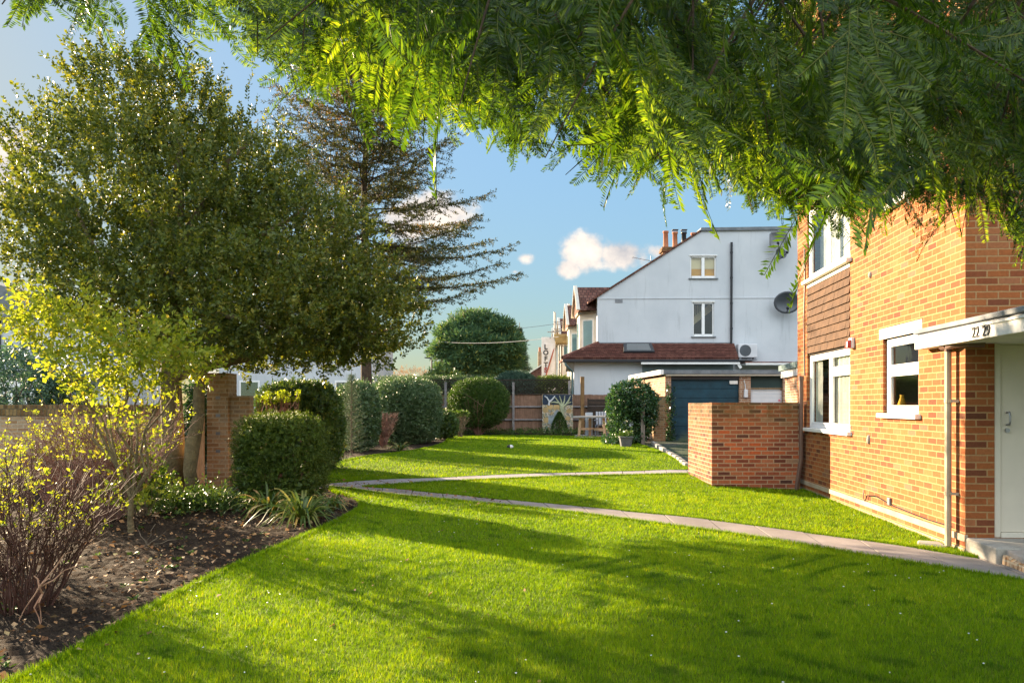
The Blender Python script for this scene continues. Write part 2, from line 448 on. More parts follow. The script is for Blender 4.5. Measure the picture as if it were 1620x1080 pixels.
M['box'] = leaf_mat('box_leaf', [(0, (0.025, 0.06, 0.012)), (0.6, (0.06, 0.115, 0.02)), (1, (0.15, 0.22, 0.04))], 0.3, (1.5, 1.5, 0.5), 0.45, 0.3)
M['spruce'] = leaf_mat('spruce_needle', [(0, (0.045, 0.085, 0.055)), (0.7, (0.10, 0.15, 0.09)), (1, (0.24, 0.25, 0.13))], 0.2, (1.2, 1.2, 0.6), 0.6, 0.2)
M['larch'] = leaf_mat('sparse_conifer_needle', [(0, (0.03, 0.045, 0.014)), (0.6, (0.075, 0.085, 0.022)), (0.88, (0.15, 0.12, 0.03)), (1, (0.30, 0.145, 0.035))], 0.3, (1.3, 1.1, 0.5), 0.6, 0.2)
M['pine'] = leaf_mat('pine_needle', [(0, (0.035, 0.085, 0.045)), (0.6, (0.08, 0.155, 0.07)), (0.9, (0.20, 0.25, 0.07)), (1, (0.30, 0.29, 0.07))], 0.35, (1.4, 1.3, 0.6), 0.6, 0.2)
M['ivy'] = leaf_mat('ivy_leaf', [(0, (0.018, 0.05, 0.02)), (0.6, (0.04, 0.095, 0.035)), (1, (0.12, 0.2, 0.08))], 0.25, (1.3, 1.4, 0.6), 0.28, 0.5)
M['strap'] = leaf_mat('strap_leaf', [(0, (0.035, 0.075, 0.014)), (0.6, (0.085, 0.13, 0.024)), (0.85, (0.22, 0.22, 0.06)), (1, (0.42, 0.26, 0.12))], 0.35, (1.4, 1.3, 0.6), 0.35, 0.4)
M['grass'] = leaf_mat('lawn_blade', [(0, (0.05, 0.125, 0.003)), (0.4, (0.15, 0.275, 0.003)), (0.75, (0.25, 0.37, 0.005)), (1, (0.45, 0.46, 0.04))], 0.42, (1.5, 1.3, 0.35), 0.6, 0.12)
M['litter'] = leaf_mat('fallen_leaf', [(0, (0.06, 0.035, 0.02)), (0.4, (0.20, 0.10, 0.045)), (0.75, (0.38, 0.21, 0.09)), (0.93, (0.48, 0.34, 0.20)), (1, (0.30, 0.29, 0.10))], 0.15, (1.2, 1.1, 0.7), 0.7, 0.2)
M['deadleaf'] = leaf_mat('dry_leaf', [(0, (0.2, 0.10, 0.05)), (1, (0.42, 0.25, 0.12))], 0.3, (1.2, 1.1, 0.7), 0.7, 0.2)
# ================================================================== GROUND
def pip(poly, x, y):
    poly = np.asarray(poly); x = np.asarray(x); y = np.asarray(y)
    inside = np.zeros(x.shape, bool)
    n = len(poly); j = n - 1
    for i in range(n):
        xi, yi = poly[i]; xj, yj = poly[j]
        c = ((yi > y) != (yj > y)) & (x < (xj - xi) * (y - yi) / (yj - yi + 1e-12) + xi)
        inside ^= c
        j = i
    return inside

def edge_dist(poly, x, y):
    poly = np.asarray(poly, float); d = np.full(x.shape, 1e9)
    for i in range(len(poly)):
        a = poly[i]; b = poly[(i + 1) % len(poly)]
        ab = b - a; L = ab @ ab + 1e-12
        t = np.clip(((x - a[0]) * ab[0] + (y - a[1]) * ab[1]) / L, 0, 1)
        d = np.minimum(d, np.hypot(x - a[0] - t * ab[0], y - a[1] - t * ab[1]))
    return d

def smooth_line(pts, k=6):
    pts = [np.array(p, float) for p in pts]
    out = []
    for i in range(len(pts) - 1):
        p0 = pts[max(i - 1, 0)]; p1 = pts[i]; p2 = pts[i + 1]; p3 = pts[min(i + 2, len(pts) - 1)]
        for j in range(k):
            t = j / k
            out.append(0.5 * ((2 * p1) + (-p0 + p2) * t + (2 * p0 - 5 * p1 + 4 * p2 - p3) * t * t + (-p0 + 3 * p1 - 3 * p2 + p3) * t ** 3))
    out.append(pts[-1])
    return [tuple(p) for p in out]

def sheet(name, poly, off, mat, step=0.3, kind='structure'):
    poly = [tuple(p) for p in poly]
    a = np.array(poly)
    xs = np.arange(a[:, 0].min(), a[:, 0].max(), step); ys = np.arange(a[:, 1].min(), a[:, 1].max(), step)
    gx, gy = np.meshgrid(xs, ys); gx = gx.ravel() + 0.013; gy = gy.ravel() + 0.017
    k = pip(poly, gx, gy); gx, gy = gx[k], gy[k]
    d = edge_dist(poly, gx, gy) > step * 0.35
    gx, gy = gx[d], gy[d]
    vs = [Vector(p) for p in poly] + [Vector(p) for p in zip(gx, gy)]
    n = len(poly)
    r = geometry.delaunay_2d_cdt(vs, [(i, (i + 1) % n) for i in range(n)], [], 1, 1e-5)
    V = np.array([tuple(v) for v in r[0]])
    z = ground(V[:, 0], V[:, 1]) + off
    me = bpy.data.meshes.new(name)
    me.from_pydata([(x, y, q) for (x, y), q in zip(V, z)], [], [tuple(f) for f in r[2]])
    bm = bmesh.new(); bm.from_mesh(me)
    for f in bm.faces:
        if f.normal.z < 0: f.normal_flip()
    bm.to_mesh(me); bm.free()
    box_uv(me)
    o = link_mesh(name, me, mat)
    if kind: o['kind'] = kind
    return o

# broad base ground to the horizon
def base_ground():
    xs = np.concatenate([[-900, -300, -120, -60, -35, -22, -16], np.arange(-13, 13.01, 0.3), [16, 22, 35, 60, 120, 300, 900]])
    ys = np.concatenate([[-900, -300, -100, -40, -20, -10, -5], np.arange(-2, 36.01, 0.3), [45, 60, 100, 200, 400, 900]])
    gx, gy = np.meshgrid(xs, ys)
    z = ground(gx, gy) - 0.05
    V = np.stack([gx, gy, z], -1).reshape(-1, 3)
    nx, ny = len(xs), len(ys)
    i, j = np.meshgrid(np.arange(nx - 1), np.arange(ny - 1))
    q = (j * nx + i).ravel()
    FC = np.stack([q, q + 1, q + nx + 1, q + nx], 1)
    m, nt, out = new_mat('earth_and_rough_grass')
    f = noise(nt, coord(nt), 0.25, 6); f2 = noise(nt, coord(nt), 14, 5)
    c = ramp(nt, [(0.35, (0.07, 0.055, 0.035)), (0.6, (0.06, 0.085, 0.025))], f).outputs[0]
    c = mixc(nt, 0.5, c, ramp(nt, [(0.3, (0.5,) * 3), (0.7, (1.2,) * 3)], f2).outputs[0], 'MULTIPLY')
    bsdf(nt, out, c, 0.95, 0.1, 0, bump(nt, f2, 0.5, 0.03))
    o = np_mesh('ground', V, FC, m)
    o['kind'] = 'structure'
base_ground()

# --- outlines traced from the photograph and projected on the terrain
low_edge = smooth_line([G(*p) for p in [(522, 772), (550, 774), (580, 779), (650, 787), (740, 795), (850, 806), (950, 818), (1100, 838), (1230, 857), (1330, 874), (1440, 892), (1560, 911), (1620, 921)]], 4)
up_edge = smooth_line([G(*p) for p in [(575, 771), (640, 776), (700, 782), (800, 792), (900, 801), (1000, 811), (1100, 821), (1200, 834), (1280, 845), (1400, 861), (1500, 877), (1545, 884)]], 4)
b_low = smooth_line([G(*p) for p in [(575, 771), (640, 766.5), (700, 763), (800, 758.5), (900, 754.5), (1000, 752.5), (1090, 751)]], 4)
b_up = smooth_line([G(*p) for p in [(517, 766), (560, 762.5), (600, 760), (700, 756.5), (800, 751.5), (900, 748.5), (1000, 746), (1086, 744)]], 4)
bed_edge = smooth_line([(-3.4, -1.5), (-3.1, 1.5), (-2.95, 3.4)] + [G(*p) for p in [(60, 1062), (150, 1014), (250, 957), (350, 907), (450, 863), (520, 832), (565, 808), (573, 797), (556, 786), (530, 779), (522, 772)]], 4)
lawnA = bed_edge[:-1] + low_edge + [(5.2, 6.6), (6.5, 6.2), (9, 5.4), (9, -3), (-3.4, -3)]
lawnB = list(reversed(b_low)) + up_edge[1:] + [(4.80, 8.2)] + [(4.83, 8.6), (5.33, 14.2), (5.2, 14.22), (3.64, 14.22), (3.55, 14.4)]
C_edge = smooth_line([G(*p) for p in [(1086, 744), (1078, 733), (1040, 714), (1000, 701), (960, 693), (905, 690.5), (820, 689.5), (730, 690.5), (712, 694), (705, 700), (690, 706), (650, 714), (600, 720), (560, 726), (515, 738), (494, 748), (490, 758), (517, 766)]], 4)
lawnC = b_up + C_edge[1:-1]

def turf_mat():
    m, nt, out = new_mat('lawn_turf')
    co = coord(nt)
    f = noise(nt, co, 1.1, 5); f2 = noise(nt, co, 22, 5, 0.7); f3 = noise(nt, co, 130, 3, 0.7)
    c = ramp(nt, [(0.3, (0.085, 0.14, 0.004)), (0.7, (0.17, 0.23, 0.006))], f).outputs[0]
    c = mixc(nt, 0.7, c, ramp(nt, [(0.3, (0.5,) * 3), (0.7, (1.25,) * 3)], f2).outputs[0], 'MULTIPLY')
    bsdf(nt, out, c, 0.9, 0.15, 0, bump(nt, f3, 0.8, 0.02))
    return m
M['turf'] = turf_mat()
for poly in (lawnA, lawnB, lawnC):
    sheet('lawn', poly, 0.012, M['turf'])

# flower bed soil with real clods
def soil_mat():
    m, nt, out = new_mat('dark_soil')
    co = coord(nt)
    f = noise(nt, co, 2.0, 6, 0.65); f2 = noise(nt, co, 26, 6, 0.75); f3 = noise(nt, co, 85, 3, 0.7)
    c = ramp(nt, [(0.3, (0.028, 0.020, 0.014)), (0.7, (0.085, 0.06, 0.04))], f).outputs[0]
    c = mixc(nt, 0.8, c, ramp(nt, [(0.28, (0.4,) * 3), (0.62, (1.1,) * 3), (0.75, (2.2, 1.9, 1.5))], f2).outputs[0], 'MULTIPLY')
    ad = N(nt, 'ShaderNodeMath', operation='ADD'); nt.links.new(f2, ad.inputs[0]); nt.links.new(f3, ad.inputs[1])
    bsdf(nt, out, c, 0.95, 0.12, 0, bump(nt, ad.outputs[0], 1.0, 0.04))
    return m
M['soil'] = soil_mat()
def soil():
    # near bed: fine displaced grid
    xs = np.arange(-10.5, 0.2, 0.05); ys = np.arange(1.0, 15.4, 0.05)
    gx, gy = np.meshgrid(xs, ys)
    hx = np.array([[mnoise.noise((x * 7, 3.1, y * 7)) for x in np.arange(-10.5, 0.2, 0.1)] for y in np.arange(1.0, 15.4, 0.1)])
    h = np.repeat(np.repeat(hx, 2, 0), 2, 1)[:gx.shape[0], :gx.shape[1]]
    r = RNG.random(gx.shape)
    allL = pip(lawnA, gx, gy) | pip(lawnB, gx, gy) | pip(lawnC, gx, gy)
    d = edge_dist(lawnA, gx.ravel(), gy.ravel()).reshape(gx.shape)
    lift = np.where(allL, -0.02, 0.02 * h + 0.030 * r ** 3 - 0.012)
    lift = np.where((~allL) & (d < 0.12), np.minimum(lift, 0.006), lift)
    z = ground(gx, gy) + lift
    V = np.stack([gx, gy, z], -1).reshape(-1, 3)
    ny, nx = gx.shape
    i, j = np.meshgrid(np.arange(nx - 1), np.arange(ny - 1)); q = (j * nx + i)
    keep = ~(allL[:-1, :-1] & allL[1:, 1:] & allL[1:, :-1] & allL[:-1, 1:])
    q = q[keep]
    FC = np.stack([q, q + 1, q + nx + 1, q + nx], 1)
    o = np_mesh('flower_bed', V, FC, M['soil'], smooth=False)
    o['kind'] = 'structure'
    sheet('flower_bed', [(-9, 15.35), (-1.5, 15.35), (5.0, 24), (5.0, 33.5), (-9, 33.5)], -0.02, M['soil'], 0.4)
soil()

# paving slabs: separate solid slabs with open joints, laid as one path each
def slab_path(name, L, R, n, mat, rng):
    def res(P, n):
        P = np.array(P, float); s = np.r_[0, np.cumsum(np.hypot(*np.diff(P, axis=0).T))]
        t = np.linspace(0, s[-1], n + 1)
        return np.stack([np.interp(t, s, P[:, 0]), np.interp(t, s, P[:, 1])], 1)
    A = res(L, n); B = res(R, n)
    mb = MB()
    for i in range(n):
        c = [A[i], A[i + 1], B[i + 1], B[i]]
        ctr = sum(c) / 4
        sc = []
        for p in c:
            v = p - ctr; q = ctr + v * (1 - 0.008 / max(np.hypot(*v), .05) * 1.4)
            sc.append(q)
        t = rng.uniform(-0.004, 0.004)
        bot = [(p[0], p[1], gz(*p) - 0.03) for p in sc]
        top = [(p[0], p[1], gz(*p) + 0.022 + t + rng.uniform(-.002, .002)) for p in sc]
        mb.hexa(bot + top)
    o = mb.build(name, mat, bevel=0.004)
    o['kind'] = 'structure'
rg = random.Random(3)
up_full = smooth_line([G(*p) for p in [(517, 766), (575, 771), (640, 776), (700, 782), (800, 792), (900, 801), (1000, 811), (1100, 821), (1200, 834), (1280, 845), (1400, 861), (1500, 877), (1540, 884)]] + [(5.25, 7.55)], 4)
slab_path('path', up_full, low_edge + [(5.35, 6.9)], 17, M['slab'], rg)
slab_path('path', b_up, [G(535, 770)] + b_low[1:], 15, M['slab_far'], rg)
# footpath from the gate to the fork, and paving by the bin wall
sheet('path', [G(310, 775), G(420, 768), G(500, 766), G(520, 765.5), G(524, 772), G(480, 775), G(400, 777), G(318, 783)], 0.016, M['slab_far'])
sheet('path', [G(1086, 744), G(1104, 741.5), (3.55, 15.6), (3.55, 14.0), G(1090, 751.5)], 0.024, M['slab_far'])
sheet('driveway', smooth_line([G(1100, 743), G(1085, 741), G(1060, 726), G(1035, 711), G(1015, 700), (4.6, 26.6)], 4) + [(9.4, 27.4), (9.4, 15.2), (5.6, 14.8), (3.95, 14.6)], 0.004, M['tarmac'])
sheet('path', [(2.3, 29.0), (5.0, 28.4), (5.2, 31.2), (2.5, 31.2)], 0.02, M['slab_far'])

# stone edging between lawn and driveway
mb = MB()
E = [G(*p) for p in [(1030, 702), (1050, 716), (1070, 728), (1085, 740)]]
for a, b in zip(E[:-1], E[1:]):
    for t in (0.0, 0.34, 0.67):
        p = np.array(a) + (np.array(b) - np.array(a)) * t; q = np.array(a) + (np.array(b) - np.array(a)) * (t + 0.27)
        z = gz(*p) + .03
        mb.bar((p[0] + .05, p[1], z), (q[0] + .05, q[1], z), .12, .12)
tag(mb.build('stone_edging', M['conc'], bevel=.02), 'grey stone edging between far lawn and mossy driveway', 'edging')

# ------------------------------------------------------------------ grass
def lawn_grass():
    polys = (lawnA, lawnB, lawnC)
    Vs = []; VAR = []
    def scatter(y0, y1, x0, x1, n, h, w):
        x = RNG.uniform(x0, x1, n); y = RNG.uniform(y0, y1, n)
        # only what the lens can reach plus a margin
        k = np.abs(x) < 0.72 * y + 1.2
        x, y = x[k], y[k]
        ins = np.zeros(len(x), bool)
        for p in polys: ins |= pip(p, x, y)
        x, y = x[ins], y[ins]; n = len(x)
        # tufts: density and height vary in patches
        cl = 0.5 + 0.5 * np.sin(x * 3.1 + 1.3 * np.sin(y * 2.3)) * np.sin(y * 3.7 + 1.1 * np.sin(x * 1.9))
        fine = 0.5 + 0.5 * np.sin(x * 17 + 2 * np.sin(y * 13)) * np.sin(y * 19 + 2 * np.sin(x * 11))
        hh = h * RNG.uniform(0.5, 1.25, n) * (0.75 + 0.3 * cl + 0.25 * fine)
        a = RNG.uniform(0, 2 * PI, n)
        lean = RNG.uniform(0.15, 0.95, n) * hh
        sx, sy = np.cos(a + PI / 2), np.sin(a + PI / 2)
        ww = w * RNG.uniform(0.7, 1.3, n)
        z = ground(x, y) + 0.008
        b0 = np.stack([x - sx * ww, y - sy * ww, z], 1); b1 = np.stack([x + sx * ww, y + sy * ww, z], 1)
        t = np.stack([x + np.cos(a) * lean, y + np.sin(a) * lean, z + hh], 1)
        Vs.append(np.stack([b0, b1, t], 1).reshape(-1, 3))
        big = np.sin(x * .9 + 1.7 * np.sin(y * .8)) * np.sin(y * 1.1 + .6) ; moss = np.clip(np.sin(x * 6.3 + 3 * np.sin(y * 2.9)) * np.sin(y * 7.1 + 2.5 * np.sin(x * 3.3)) - .62, 0, 1) * 1.5
        VAR.append(np.clip(0.44 + 0.16 * (cl - .5) + 0.26 * (fine - .5) + .12 * big - moss + RNG.normal(0, 0.18, n), 0, 1))
    scatter(2.6, 5.5, -4.5, 6.5, 330000, 0.036, 0.0022)
    scatter(5.5, 9, -5, 7, 270000, 0.036, 0.0032)
    scatter(9, 16, -5, 7, 220000, 0.036, 0.005)
    scatter(16, 32, -8, 8, 190000, 0.036, 0.0085)
    # ragged fringe of longer blades along lawn edges
    for poly, k in ((lawnA, 60000), (lawnB, 32000), (lawnC, 26000)):
        P = np.array(poly); Q = np.roll(P, -1, 0)
        L = np.hypot(*(Q - P).T); i = RNG.choice(len(P), k, p=L / L.sum()); t = RNG.random(k)
        c = P[i] + (Q[i] - P[i]) * t[:, None] + RNG.normal(0, 0.022, (k, 2))
        c = c[(c[:, 1] > 2.5) & (np.abs(c[:, 0]) < .72 * c[:, 1] + 1)]
        n = len(c); x, y = c.T
        a = RNG.uniform(0, 2 * PI, n); hh = RNG.uniform(0.025, 0.062, n); lean = RNG.uniform(.2, 1, n) * hh
        ww = 0.0018 + 0.00028 * y
        z = ground(x, y) + 0.004
        sx, sy = np.cos(a + PI / 2), np.sin(a + PI / 2)
        b0 = np.stack([x - sx * ww, y - sy * ww, z], 1); b1 = np.stack([x + sx * ww, y + sy * ww, z], 1)
        tt = np.stack([x + np.cos(a) * lean, y + np.sin(a) * lean, z + hh], 1)
        Vs.append(np.stack([b0, b1, tt], 1).reshape(-1, 3)); VAR.append(np.clip(RNG.normal(.36, .17, n), 0, 1))
    V = np.concatenate(Vs)
    o = np_mesh('grass', V, np.arange(len(V)).reshape(-1, 3), M['grass'], var=np.concatenate(VAR))
    tag(o, 'short bright green grass blades covering the lawns', 'grass', kind='stuff')
lawn_grass()

def frame_of(D):
    up = np.tile(np.array([0., 0., 1.]), (len(D), 1))
    up[np.abs(D[:, 2]) > 0.95] = (1, 0, 0)
    A = np.cross(D, up); A /= np.linalg.norm(A, axis=1)[:, None] + 1e-9
    return A, np.cross(A, D)

def unit(a):
    return a / (np.linalg.norm(a, axis=1)[:, None] + 1e-9)

def leaf_quads(P, D, L, Wd, roll=None, fold=0.12, tipw=0.55):
    """pointed leaf of one folded quad each"""
    n = len(P); D = unit(D)
    A, B = frame_of(D)
    if roll is None: roll = RNG.uniform(0, 2 * PI, n)
    S = A * np.cos(roll)[:, None] + B * np.sin(roll)[:, None]
    U = np.cross(S, D)
    L = np.broadcast_to(L, n)[:, None]; Wd = np.broadcast_to(Wd, n)[:, None]
    mid = P + D * L * tipw
    v = np.stack([P, mid + S * Wd * .5 + U * L * fold, P + D * L, mid - S * Wd * .5 + U * L * fold], 1)
    return v.reshape(-1, 3), np.arange(4 * n).reshape(-1, 4)

# fallen leaves and bits on the bed and a few on the lawn
def litter():
    n = 12000
    x = RNG.uniform(-6.5, .2, n); y = RNG.uniform(3.2, 15, n)
    inA = pip(lawnA, x, y) | pip(lawnB, x, y)
    d = edge_dist(lawnA, x, y)
    keep = (~inA) & (RNG.random(n) < np.where(d < 1.6, 0.85, 0.5))
    keep |= inA & (((d < .5) & (RNG.random(n) < 0.06)) | (RNG.random(n) < .018))
    x, y = x[keep], y[keep]; n = len(x)
    P = np.stack([x, y, ground(x, y) + RNG.uniform(.012, .035, n)], 1)
    a = RNG.uniform(0, 2 * PI, n)
    D = np.stack([np.cos(a), np.sin(a), RNG.normal(.15, .3, n)], 1)
    big = RNG.random(n) ** 3
    L = 0.02 + 0.06 * big
    V, Fc = leaf_quads(P, D, L, L * RNG.uniform(.5, .85, n), RNG.normal(0, .45, n), 0.12, .5)
    o = np_mesh('leaf_litter', V, Fc, M['litter'], var=RNG.random(n))
    tag(o, 'brown and tan fallen leaves scattered over the dark soil bed', 'fallen leaves', kind='stuff')
    # daisies / white specks in lawn
    n = 260
    x = RNG.uniform(-3, 6, n); y = 3.2 + 13 * RNG.random(n) ** 1.5
    k = pip(lawnA, x, y) | pip(lawnB, x, y) | pip(lawnC, x, y)
    x, y = x[k], y[k]
    mb = MB()
    for a, b in zip(x, y):
        z = gz(a, b) + .035
        r = random.uniform(.004, .009)
        mb.lathe([(r * .4, -.004), (r, 0), (r * .5, .003)], (a, b, z), 6)
    tag(mb.build('lawn_daisies', M['white']), 'tiny white specks of daisies in the lawn', 'daisies', kind='stuff')
    # small green weeds on soil
    n = 60
    Vs = []; Fs = []; b = 0; var = []
    for _ in range(n):
        while True:
            cx, cy = random.uniform(-5.5, .0), random.uniform(4.3, 12)
            if not pip(lawnA, np.array([cx]), np.array([cy]))[0]: break
        m = random.randint(6, 14)
        a = RNG.uniform(0, 2 * PI, m)
        D = np.stack([np.cos(a), np.sin(a), RNG.uniform(.15, .9, m)], 1)
        P = np.tile([cx, cy, gz(cx, cy) + .01], (m, 1)) + RNG.normal(0, .02, (m, 3)) * [1, 1, 0]
        L = RNG.uniform(.03, .07, m)
        v, f = leaf_quads(P, D, L, L * .45, RNG.normal(0, .4, m)); Vs.append(v); Fs.append(f + b); b += len(v); var += list(RNG.random(m))
    o = np_mesh('seedling_weeds', np.concatenate(Vs), np.concatenate(Fs), M['box'], var=var)
    tag(o, 'small green seedlings sprouting through the dark soil', 'weeds', kind='stuff')
litter()
# ================================================================== BUILDINGS
def wall_holes(mb, plane, c, u0, u1, z0, z1, holes, depth):
    """sheet wall with openings and reveals. plane 'x' (u = y) or 'y' (u = x); reveals go to c+depth"""
    us = sorted({u0, u1, *[h[0] for h in holes], *[h[1] for h in holes]})
    zs = sorted({z0, z1, *[h[2] for h in holes], *[h[3] for h in holes]})
    P = (lambda u, z, d=0: (c + d, u, z)) if plane == 'x' else (lambda u, z, d=0: (u, c + d, z))
    for a, b in zip(us[:-1], us[1:]):
        for p, q in zip(zs[:-1], zs[1:]):
            if any(h[0] <= a and b <= h[1] and h[2] <= p and q <= h[3] for h in holes): continue
            mb.add([P(a, p), P(b, p), P(b, q), P(a, q)], [(0, 1, 2, 3)])
    for a, b, p, q in holes:
        mb.add([P(a, p), P(a, q), P(a, q, depth), P(a, p, depth)], [(0, 1, 2, 3)])
        mb.add([P(b, p), P(b, q), P(b, q, depth), P(b, p, depth)], [(0, 1, 2, 3)])
        mb.add([P(a, p), P(b, p), P(b, p, depth), P(a, p, depth)], [(0, 1, 2, 3)])
        mb.add([P(a, q), P(b, q), P(b, q, depth), P(a, q, depth)], [(0, 1, 2, 3)])

def text_mesh(name, txt, size, mat, parent, mtx, depth=0.004, bold=0.0):
    cu = bpy.data.curves.new(name, 'FONT'); cu.body = txt; cu.size = size; cu.extrude = depth
    cu.offset = bold; cu.align_x = 'CENTER'; cu.align_y = 'CENTER'
    tmp = bpy.data.objects.new('tmp', cu); COL.objects.link(tmp)
    dg = bpy.context.evaluated_depsgraph_get()
    me = bpy.data.meshes.new_from_object(tmp.evaluated_get(dg))
    bpy.data.objects.remove(tmp); bpy.data.curves.remove(cu)
    me.transform(mtx)
    o = link_mesh(name, me, None, parent)
    me.materials.clear(); me.materials.append(mat)
    return o

# ---- frame in the x-plane (window seen from -x); bars are boxes
def frame_x(mb, x, u0, u1, z0, z1, t, d):
    mb.box(x, x + d, u0, u0 + t, z0, z1); mb.box(x, x + d, u1 - t, u1, z0, z1)
    mb.box(x + .001, x + d - .001, u0 + t, u1 - t, z0, z0 + t); mb.box(x + .001, x + d - .001, u0 + t, u1 - t, z1 - t, z1)

CX, CY = 4.796, 8.294
BR = -math.atan2(0.0883, 0.996)
bld = thing('apartment_block', 'sunlit orange brick apartment block with white windows and canopied entrance', 'building', (CX, CY, 0), BR)
def apartment():
    HZ = 8.6
    W1 = (3.57, 5.83, 1.17, 5.05); W2 = (1.155, 2.27, 1.46, 2.46); W3 = (1.10, 2.12, 4.19, 5.05)
    mb = MB()
    wall_holes(mb, 'x', 0, 0, 6.46, -0.2, HZ, [W1, W2, W3], 0.11)
    wall_holes(mb, 'y', 0, 0, 7.0, -0.2, HZ, [(0.295, 1.28, 0.18, 2.36), (1.9, 3.2, 4.19, 5.05)], 0.10)
    mb.add([(0, 6.46, -.2), (7, 6.46, -.2), (7, 6.46, HZ), (0, 6.46, HZ)], [(0, 1, 2, 3)])
    mb.add([(7, 0, -.2), (7, 6.46, -.2), (7, 6.46, HZ), (7, 0, HZ)], [(0, 1, 2, 3)])
    mb.build('wall', M['brick'], bld)
    # inner rooms so that windows show depth
    r = MB()
    for z in (0.15, 2.6, 2.75, 5.3):
        r.add([(0.13, .13, z), (6.9, .13, z), (6.9, 6.3, z), (.13, 6.3, z)], [(0, 1, 2, 3)])
    r.add([(2.6, .13, .15), (2.6, 6.3, .15), (2.6, 6.3, 5.3), (2.6, .13, 5.3)], [(0, 1, 2, 3)])
    for y in (2.9, 0.6):
        r.add([(.13, y, .15), (2.6, y, .15), (2.6, y, 5.3), (.13, y, 5.3)], [(0, 1, 2, 3)])
    tag(r.build('room_interior', M['room'], bld))
    rf = MB(); rf.box(-.25, 7.2, -.25, 6.7, HZ, HZ + .22); rf.build('roof', M['white'], bld, bevel=.01)
    # rendered plinth band, proud of the wall
    pl = MB(); pl.box(-.012, 0.02, -.012, 6.46, -.2, .06); pl.box(-.016, .02, -.016, 6.46, .135, .205)
    pl.build('damp_course', noisy_mat('plinth_render', (0.36, .28, .19), (.48, .39, .27), 4, .9, .2, .5, .006, 50), bld)

    # ---- ground floor double window
    def window(name, u0, u1, z0, z1, x, mull, trans=None, sill=True, sash=True):
        f = MB(); frame_x(f, x, u0, u1, z0, z1, .055, .06)
        cols = [u0 + .055] + list(mull) + [u1 - .055]
        for m_ in mull: f.box(x - .004, x + .055, m_ - .03, m_ + .03, z0 + .055, z1 - .055)
        fr = f.build('window', M['upvc'], bld, bevel=.006)
        panes = MB(); s = MB()
        for i, (a, b) in enumerate(zip(cols[:-1], cols[1:])):
            a2 = a + (.03 if i else 0); b2 = b - (.03 if i < len(cols) - 2 else 0)
            zz = [z0 + .055] + ([trans] if trans and i in trans_cols else []) + [z1 - .055]
            for p, q in zip(zz[:-1], zz[1:]):
                p2 = p + (.03 if p == trans else 0); q2 = q - (.03 if q == trans else 0)
                if p == trans: f2 = None
                frame_x(s, x + .012, a2 + .002, b2 - .002, p2 + .002, q2 - .002, .045, .04)
                panes.add([(x + .035, a2, p2), (x + .035, b2, p2), (x + .035, b2, q2), (x + .035, a2, q2)], [(0, 1, 2, 3)])
            if len(zz) == 3:
                t_ = MB(); t_.box(x - .003, x + .05, a2, b2, trans - .03, trans + .03); t_.build('transom', M['upvc'], fr)
        s.build('sash', M['upvc'], fr, bevel=.005)
        panes.build('pane', M['glass'], fr)
        if sill:
            k = MB(); k.box(x - .115, x + .02, u0 - .07, u1 + .07, z0 - .065, z0 - .004)
            k.build('sill', M['white'], fr, bevel=.008)
        return fr
    trans_cols = (0,)
    w = window('window', 3.57, 5.83, 1.175, 2.45, .045, [4.68], 2.12)
    c = MB()
    for i in range(26):   # folded net curtains
        u = 3.64 + i * .045
        c.add([(.13 + .016 * math.sin(i * 1.7), u, 1.2), (.13 + .016 * math.sin(i * 1.7 + 1.7), u + .045, 1.2), (.13 + .016 * math.sin(i * 1.7 + 1.7), u + .045, 2.42), (.13 + .016 * math.sin(i * 1.7), u, 2.42)], [(0, 1, 2, 3)])
    for i in range(10):
        u = 5.35 + i * .045
        c.add([(.13 + .016 * math.sin(i * 2.1), u, 1.2), (.13 + .016 * math.sin(i * 2.1 + 2.1), u + .045, 1.2), (.13 + .016 * math.sin(i * 2.1 + 2.1), u + .045, 2.42), (.13 + .016 * math.sin(i * 2.1), u, 2.42)], [(0, 1, 2, 3)])
    c.build('curtain', M['curtain'], w)
    # ---- hung tile apron between the two windows
    t = MB()
    rows = 9; z0, z1 = 2.49, 3.66; rh = (z1 - z0) / rows
    for i in range(rows):
        off = (i % 2) * .09
        u = 3.575 - off
        while u < 5.82:
            a = max(u, 3.575) + .0015; b = min(u + .18, 5.825) - .0015
            if b - a > .02:
                j = random.uniform(-.003, .003)
                zt = z0 + (i + 1) * rh + .02; zb = z0 + i * rh + random.uniform(-.002, .002)
                t.hexa([(-.018 + j, a, zb), (-.004 + j, a, zb), (-.004 + j, b, zb), (-.018 + j, b, zb), (.012, a, zt), (.022, a, zt), (.022, b, zt), (.012, b, zt)])
            u += .18
    t.build('hung_tiles', M['tile_hang'], bld)
    bk = MB(); bk.box(.03, .10, 3.571, 5.829, 2.46, 3.72); bk.build('tile_backing', M['fence_dark'], bld)
    l = MB(); l.box(-.006, .05, 3.575, 5.825, 3.665, 3.735); l.build('cornice_board', M['cream'], bld)
    # ---- first floor window over the tiles
    trans_cols = ()
    w = window('window', 3.57, 5.83, 3.80, 5.04, .03, [4.75])
    c = MB(); c.add([(.22, 3.6, 3.82), (.22, 5.8, 3.82), (.22, 5.8, 5.0), (.22, 3.6, 5.0)], [(0, 1, 2, 3)])
    c.build('blind', M['curtain'], w)
    # ---- small window beside the porch
    trans_cols = (0,)
    w = window('window', 1.16, 2.265, 1.47, 2.45, .045, [], 2.03)
    l = MB(); l.box(-.004, .06, 1.05, 2.40, 2.46, 2.60); l.build('lintel', M['cream'], bld)
    c = MB()
